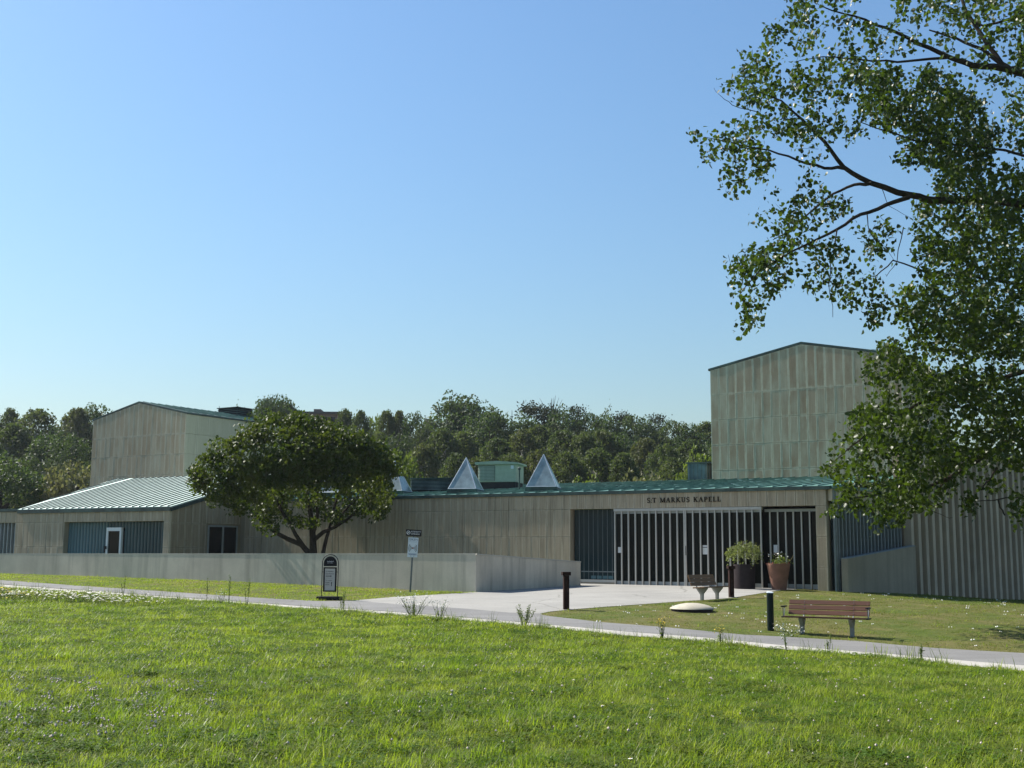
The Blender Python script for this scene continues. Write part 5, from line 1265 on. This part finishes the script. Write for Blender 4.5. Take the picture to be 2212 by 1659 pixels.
# benches
def bench(name, label, loc, rz, wm, L=1.85, arms=True, sc=1.0):
    t = thing(name, label, 'bench', loc, rz, 'slatted park benches'); t.scale = (sc, sc, sc)
    # front of the seat looks towards -y
    for sgnv in (-1, 1):
        x = sgnv * L * 0.305
        b = MB(); b.prism([(-0.045, 0.0), (0.045, 0.0), (0.05, 0.2), (0.19, 0.385), (0.19, 0.41), (-0.2, 0.41), (-0.2, 0.385), (-0.055, 0.22)], 0, x - 0.045, x + 0.045)
        b.obj('pedestal', M['bench_conc'], t, bevel=0.008)
        MB().tube([(x, 0.15, 0.40), (x, 0.235, 0.52), (x, 0.335, 0.82)], 0.017, 6).obj('back_support', M['steel'], t)
    pl = MB().box(-L / 2, L / 2, -0.065, 0.065, -0.02, 0.02).mesh('plank', wm, bevel=0.004)
    for k in range(3): inst('seat_plank', pl, t, (0, -0.2 + k * 0.142, 0.432 - 0.008 * k), rot=(math.radians(-3), 0, 0))
    for k in range(3):
        f = k / 2; inst('back_plank', pl, t, (0, 0.215 + 0.09 * f, 0.525 + 0.235 * f), rot=(math.radians(71), 0, 0), sc=(1, 0.8, 1))
    bolt = MB().lathe([(0.009, 0), (0.009, 0.006)], 8).mesh('bolt', M['steel'])
    if arms:
        for k in range(3):
            for sgnv in (-1, 1): inst('bolt', bolt, t, (sgnv * L * .305, 0.192 + 0.09 * k / 2, 0.532 + 0.235 * k / 2), rot=(math.radians(71), 0, 0))
        for sgnv in (-1, 1):
            x = sgnv * (L / 2 + 0.03)
            a = MB().box(x - 0.035, x + 0.035, -0.28, 0.06, 0.655, 0.685).obj('armrest', M['black'], t, bevel=0.006)
            MB().tube([(x, -0.16, 0.44), (x, -0.22, 0.655)], 0.011, 6).obj('armrest_strut', M['steel'], a); MB().tube([(x, -0.12, 0.44), (x, -0.04, 0.655)], 0.011, 6).obj('armrest_strut', M['steel'], a)
            MB().box(x - 0.03, x + 0.03, -0.26, 0.1, 0.412, 0.44).obj('armrest_bracket', M['black'], t)
    return t
p = gp3(1787, 1374)
bench('park_bench', 'red brown slatted bench facing the path with metal armrests', p, math.radians(-27), M['wood_red'], 1.9, True, 0.97)
p = gp3(1533, 1297)
bench('park_bench', 'darker brown slatted bench seen from behind on the far edge of the lawn', p, math.radians(54), M['wood_tan'], 1.75, False, 0.97)
# rusty square bollards
def bollard(label, loc, h, foot=False):
    t = thing('rusty_bollard', label, 'bollard', loc, math.radians(8), 'rusty steel bollards by the forecourt')
    MB().box(-0.075, 0.075, -0.075, 0.075, -0.2, h - 0.1).obj('post', M['rust'], t, bevel=0.006)
    MB().box(-0.115, 0.115, -0.115, 0.115, h - 0.097, h).obj('cap', M['rust'], t, bevel=0.006)
    if foot: MB().box(-0.16, 0.16, -0.16, 0.16, -0.05, 0.025).obj('foot_plate', M['paleconc'], t)
bollard('rusty square bollard with a wide cap on the forecourt in front of the wall', gp3(1223, 1318), 1.03)
bollard('rusty square bollard with a pale foot plate in front of the dark plant pot', gp3(1580, 1291.5), 1.02, True)
p = gp3(1665, 1363.5)
pb = thing('round_bollard', 'black round bollard with a pale tilted top on the lawn by the bench', 'bollard', p)
MB().lathe([(0.078, -0.2), (0.078, 0.88)], 20).obj('post', M['blackgreen'], pb, smooth=True)
tp = MB().lathe([(0.084, 0), (0.084, 0.015), (0.06, 0.022)], 20).obj('top_disc', M['signwhite'], pb, smooth=True); tp.location = (0, 0, 0.885); tp.rotation_euler = (0.08, 0.06, 0)
# domed concrete lid
p = gp3(1495, 1321)
dl = thing('well_lid', 'pale domed concrete well cover lying in the lawn', 'cover', p)
MB().lathe([(0.6, 0.075), (0.585, 0.10), (0.47, 0.155), (0.33, 0.195), (0.17, 0.222), (0.02, 0.23)], 36).obj('dome', M['paleconc'], dl, smooth=True)
MB().lathe([(0.56, -0.1), (0.56, 0.0745)], 36).obj('ring', M['potdark'], dl, smooth=True)
# dark pot with weeping shrub
pp_ = on_off(1607, OFF_MAIN - 0.85); zz = g1(*pp_)
dp_ = thing('dark_plant_pot', 'tall dark brown cylindrical pot beside the entrance', 'plant pot', (pp_[0], pp_[1], zz))
MB().lathe([(0.36, -0.05), (0.37, 0.0), (0.385, 0.86), (0.385, 0.88), (0.35, 0.88), (0.35, 0.80), (0.01, 0.79)], 28).obj('pot', M['potdark'], dp_, smooth=True)
MB().lathe([(0.35, 0.78), (0.34, 0.825), (0.01, 0.83)], 20).obj('soil', M['soil'], dp_)
sh = thing('weeping_shrub', 'weeping pale green shrub on a thin stem growing in the dark pot', 'plant', (pp_[0], pp_[1], zz + 0.83))
MB().tube([(0.03, 0, -.05), (0.0, 0, .25), (-.03, 0, .55)], [.022, .018, .014], 7).obj('stem', M['bark'], sh)
r = np.random.default_rng(3); P = []; bw = MB()
for k in range(120):
    a = r.uniform(0, 6.283); R_ = r.uniform(.15, .68); zt = .78 - .35 * (R_ / .68) ** 2 + r.uniform(-.1, .14); L = r.uniform(.1, .42) * (0.5 + R_)
    m = int(10 + 30 * L); t = r.uniform(0, 1, m)
    P.append(np.c_[math.cos(a) * R_ * (1 + .05 * t) + r.normal(size=m) * .035, math.sin(a) * R_ * (1 + .05 * t) + r.normal(size=m) * .035, zt - t * L + r.normal(size=m) * .03])
    if k % 3 == 0: bw.tube([(-.03, 0, .5), (math.cos(a) * R_ * .5, math.sin(a) * R_ * .5, zt), (math.cos(a) * R_, math.sin(a) * R_, zt - L)], [.006, .005, .002], 3, False)
V, Fc = leaf_arrays(np.concatenate(P), .052, HEART, .5, .2, .9, r); q = leaf_obj('foliage', V, Fc, M['shrub_leaf'], sh); q['kind'] = 'stuff'
bw.obj('branches', M['bark'], sh)
# terracotta pot with white flowers
pt_ = on_off(1681, OFF_MAIN - 0.75); zz = g1(*pt_)
tc_ = thing('terracotta_pot', 'tapered terracotta pot with flowers right of the dark pot', 'plant pot', (pt_[0], pt_[1], zz))
MB().lathe([(0.24, -0.03), (0.25, 0.0), (0.395, 0.84), (0.41, 0.90), (0.41, 0.935), (0.37, 0.935), (0.36, 0.85), (0.01, 0.84)], 32).obj('pot', M['terracotta'], tc_, smooth=True)
MB().lathe([(0.36, 0.83), (0.355, 0.87), (0.01, 0.875)], 20).obj('soil', M['soil'], tc_)
fl = thing('white_flower_plant', 'white flowering plant with red trailing edge in the terracotta pot', 'plant', (pt_[0], pt_[1], zz + 0.875))
P = np.c_[r.normal(size=260) * .15 + .08, r.normal(size=260) * .14, np.abs(r.normal(size=260)) * .13 + .03]
V, Fc = leaf_arrays(P, .075, CARD, -.3, .2, .5, r); q = leaf_obj('foliage', V, Fc, M['bright_leaf'], fl); q['kind'] = 'stuff'
P = np.c_[r.normal(size=26) * .17 - .02, r.normal(size=26) * .12, r.uniform(.25, .46, 26)]
V, Fc = leaf_arrays(P, .05, HEART, 0, .6, 1.1, r); q = leaf_obj('blossoms', V, Fc, M['petal'], fl); q['kind'] = 'stuff'
a = r.uniform(0, 6.283, 150); P = np.c_[np.cos(a) * r.uniform(.28, .42, 150), np.sin(a) * r.uniform(.28, .42, 150), r.uniform(.0, .1, 150)]
V, Fc = leaf_arrays(P, .045, CARD, .2, .3, .8, r); q = leaf_obj('red_trailers', V, Fc, M['redleaf'], fl); q['kind'] = 'stuff'
MB().tube([(.2, 0, .0), (.42, -.05, .18), (.55, -.05, .38)], .006, 4).obj('stalk', M['straw'], fl)
# sign board with arched frame
p = gp3(711.5, 1297)
ab = thing('direction_board', 'black arched direction board with a grey poster standing at the path junction', 'sign', p, math.radians(-6))
MB().box(-0.36, 0.36, -0.2, 0.2, 0.005, 0.12).obj('foot', M['black'], ab, bevel=0.012)
fr = MB(); R_ = 0.245
fr.tube([(-0.25, 0, 0.115), (-0.25, 0, 1.13)] + [(-0.25 * math.cos(math.radians(a)), 0, 1.13 + 0.255 * math.sin(math.radians(a))) for a in range(12, 180, 12)] + [(0.25, 0, 1.13), (0.25, 0, 0.115)], 0.013, 7)
fr.obj('frame', M['black'], ab, smooth=True)
hp_ = MB(); pts = [(-0.205, 1.03), (0.205, 1.03)] + [(0.205 * math.cos(math.radians(a)), 1.11 + 0.22 * math.sin(math.radians(a))) for a in range(0, 181, 12)]
hp_.prism(pts, 1, -0.012, 0.012); hd = hp_.obj('header_panel', M['black'], ab)
def txt(parent, s, size, m, x, y, z, align='CENTER', rz=0):
    o = inst('lettering', text_mesh(s, size, m, 0.001, align), parent, (x, y, z), rot=(math.pi / 2, 0, rz)); return o
txt(hd, 'kyrkogård', 0.05, M['inkwhite'], 0.0, -0.0145, 1.16); txt(hd, 'S:t Markus kapell', 0.026, M['inkwhite'], -0.005, -0.0145, 1.12)
mb_ = MB(); mb_.box(-0.205, -0.16, -0.02, 0.02, 0.26, 1.0); mb_.box(0.16, 0.205, -0.02, 0.02, 0.26, 1.0); mb_.box(-0.16, 0.16, -0.0195, 0.0195, 0.96, 1.0); mb_.box(-0.16, 0.16, -0.0195, 0.0195, 0.26, 0.3)
pf = mb_.obj('poster_frame', M['black'], ab)
ps = MB().box(-0.159, 0.159, -0.010, 0.010, 0.301, 0.959).obj('poster', M['signgrey'], ab)
for s_, z_, h_ in (('S:t Markus', 0.855, 0.058), ('kapellentré', 0.785, 0.058), ('S:t Lukas', 0.585, 0.055), ('kapell', 0.52, 0.055), ('entré', 0.46, 0.055)):
    txt(ps, s_, h_, M['ink'], -0.135, -0.0125, z_, 'LEFT')
MB().box(-0.13, 0.02, -0.0135, -0.0105, 0.722, 0.742).add([(0.02, -0.0135, 0.705), (0.06, -0.0135, 0.732), (0.02, -0.0135, 0.759)], [(0, 1, 2)]).obj('arrow', M['ink'], ps)
MB().box(0.045, 0.063, -0.0135, -0.0105, 0.43, 0.52).add([(0.03, -0.0135, 0.52), (0.054, -0.0135, 0.56), (0.078, -0.0135, 0.52)], [(0, 1, 2)]).obj('arrow', M['ink'], ps)
MB().box(-0.135, 0.09, -0.0135, -0.0105, 0.668, 0.672).obj('rule', M['ink'], ps)
br_ = MB()
for z in (0.4, 0.85):
    for s_ in (-1, 1): br_.box(min(s_ * .205, s_ * .25), max(s_ * .205, s_ * .25), -0.006, 0.006, z, z + 0.012)
for a in (60, 120): br_.tube([(0.2 * math.cos(math.radians(a)), 0, 1.12 + .2 * math.sin(math.radians(a))), (0.25 * math.cos(math.radians(a)), 0, 1.13 + .255 * math.sin(math.radians(a)))], .006, 5)
br_.obj('bracket', M['black'], ab)
# pole with two signs
p = gp3(886, 1279.5)
sp = thing('sign_post', 'leaning steel post with a black no smoking sign above a white warning sign', 'sign', p); sp.rotation_euler = (0, 0.045, 0)
MB().box(-0.03, 0.03, -0.02, 0.02, -0.2, 2.12).obj('post', M['steel'], sp)
bs = MB().box(-0.27, 0.27, -0.045, -0.022, 1.93, 2.15).obj('no_smoking_sign', M['black'], sp)
txt(bs, 'RÖKFRITT', 0.075, M['inkwhite'], -0.1, -0.0475, 2.055, 'LEFT'); txt(bs, 'OMRÅDE', 0.075, M['inkwhite'], -0.1, -0.0475, 1.975, 'LEFT')
ic = MB(); cx_, cz_ = -0.185, 2.04
for k in range(24):
    a0, a1 = k * math.pi / 12, (k + 1) * math.pi / 12
    ic.prism([(cx_ + rr * math.cos(a), cz_ + rr * math.sin(a)) for rr, a in ((.05, a0), (.066, a0), (.066, a1), (.05, a1))], 1, -0.0475, -0.0455)
ic.prism([(cx_ - .04, cz_ - .03), (cx_ - .03, cz_ - .042), (cx_ + .042, cz_ + .032), (cx_ + .032, cz_ + .042)], 1, -0.0476, -0.0456); ic.box(cx_ - .035, cx_ + .03, -.0472, -.0457, cz_ - .012, cz_)
ic.obj('no_smoking_symbol', M['inkwhite'], bs)
ws = MB().box(-0.175, 0.175, -0.045, -0.022, 1.2, 1.88).obj('warning_sign', M['signwhite'], sp)
txt(ws, 'GIKEN', 0.105, M['inkblue'], 0.0, -0.0475, 1.775)
MB().box(-.14, .14, -.0472, -.0455, 1.728, 1.734).obj('rule', M['inkblue'], ws)
ic = MB(); cz_ = 1.515
for rr, hw2 in ((.055, 40), (.095, 42), (.14, 44)):
    for c0 in (0, 180):
        for k in range(8):
            a0 = math.radians(c0 - hw2 + 2 * hw2 * k / 8); a1 = math.radians(c0 - hw2 + 2 * hw2 * (k + 1) / 8); w2 = .008
            ic.prism([((rr - w2) * math.cos(a0), cz_ + 1.25 * (rr - w2) * math.sin(a0)), ((rr + w2) * math.cos(a0), cz_ + 1.25 * (rr + w2) * math.sin(a0)), ((rr + w2) * math.cos(a1), cz_ + 1.25 * (rr + w2) * math.sin(a1)), ((rr - w2) * math.cos(a1), cz_ + 1.25 * (rr - w2) * math.sin(a1))], 1, -.0475, -.0455)
ic.obj('wave_symbol', M['ink'], ws)
MB().lathe([(.03, -.001), (.03, .001)], 12).mesh('x')
hs = inst('red_symbol', MB().box(-.028, .028, -.0476, -.0455, 1.49, 1.54).mesh('red_symbol', M['redleaf']), ws)
for z_, w2 in ((1.31, .15), (1.28, .13)): MB().box(-w2, w2, -.0472, -.0455, z_, z_ + .014).obj('print', M['inkblue'], ws)
for s_ in (-1, 1): MB().box(s_ * .05 - .015, s_ * .05 + .015, -.0472, -.0455, 1.235, 1.25).obj('print', M['ink'], ws)

# ------------------------------------------------------------------ tall weeds along the path edge
def weed(label, x, y, h, kind, seed, sp_=.12, n=6):
    p = gp3(x, y); t = thing({'dock': 'dock_plant', 'umbel': 'white_wildflower', 'yellow': 'yellow_wildflower'}[kind], label, 'plant', p)
    r = np.random.default_rng(seed); b = MB(); P = []; Fp = []
    for k in range(n):
        a = r.uniform(0, 6.283); q = sp_ * r.uniform(.1, 1); hh = h * r.uniform(.55, 1.0); e = np.array([math.cos(a) * q * 1.6, math.sin(a) * q * 1.6, hh])
        b.tube([(math.cos(a) * q * .3, math.sin(a) * q * .3, -.03), e * np.array([.6, .6, .55]), e], [.007, .006, .003], 4, False)
        m = int(26 * hh); f = r.uniform(.1, .9, m)[:, None]; P.append(e * f * np.array([.9, .9, 1]) + r.normal(size=(m, 3)) * .02)
        if kind == 'dock': Fp.append(e * r.uniform(.5, 1.0, 40)[:, None] + r.normal(size=(40, 3)) * .012)
        else: Fp.append(e + r.normal(size=(13, 3)) * np.array([.06, .06, .045]))
    b.obj('stems', M['weed'], t)
    V, Fc = leaf_arrays(np.concatenate(P), .06, CARD, -.2, .1, .3, r); leaf_obj('leaves', V, Fc, M['weed'], t)
    V, Fc = leaf_arrays(np.concatenate(Fp), .028, CARD, 0, .4, .9, r); leaf_obj('seed_heads' if kind == 'dock' else 'blossoms', V, Fc, M[{'dock': 'weed', 'umbel': 'petal', 'yellow': 'yellow'}[kind]], t)
weed('tall dock stalk standing before the path, leftmost of the stalks', 266, 1292, .75, 'dock', 1, .05, 2)
weed('tall double dock stalk before the path below the gable window', 446, 1307, .85, 'dock', 2, .06, 2)
weed('tall dock stalk leaning by white blossoms before the path', 494, 1308, .9, 'dock', 3, .05, 2)
weed('bushy dark dock stalk before the path left of the direction board', 533, 1311, .8, 'dock', 4, .08, 3)
weed('small white wildflower between the dock stalks', 478, 1309, .5, 'umbel', 5, .1, 4)
weed('dock plant with broad leaves just right of the direction board foot', 740, 1324, .62, 'dock', 6, .12, 4)
weed('large bushy white wildflower before the forecourt', 893, 1332, .56, 'umbel', 7, .3, 18)
weed('smaller white wildflower right of the large bushy one', 950, 1340, .5, 'umbel', 8, .14, 8)
weed('grey green feathery weed before the rusty forecourt bollard', 1133, 1354, .56, 'dock', 9, .3, 11)
weed('yellow flowering spike beside the path below the well cover', 1430, 1385, .5, 'yellow', 10, .07, 7)
weed('small yellow flower spike between the well cover and the round bollard', 1556, 1396, .4, 'yellow', 11, .04, 3)
weed('thin white wildflower by the path below the round bollard', 1700, 1410, .5, 'umbel', 12, .14, 5)
weed('sparse weed stalk on the path edge below the bench', 1790, 1416, .45, 'dock', 13, .05, 2)
weed('thin weed stalk by the path right of the bench', 1990, 1432, .4, 'dock', 14, .04, 2)
weed('daisy clump on the lawn edge left of the bench foot', 1705, 1375, .22, 'umbel', 15, .2, 7)
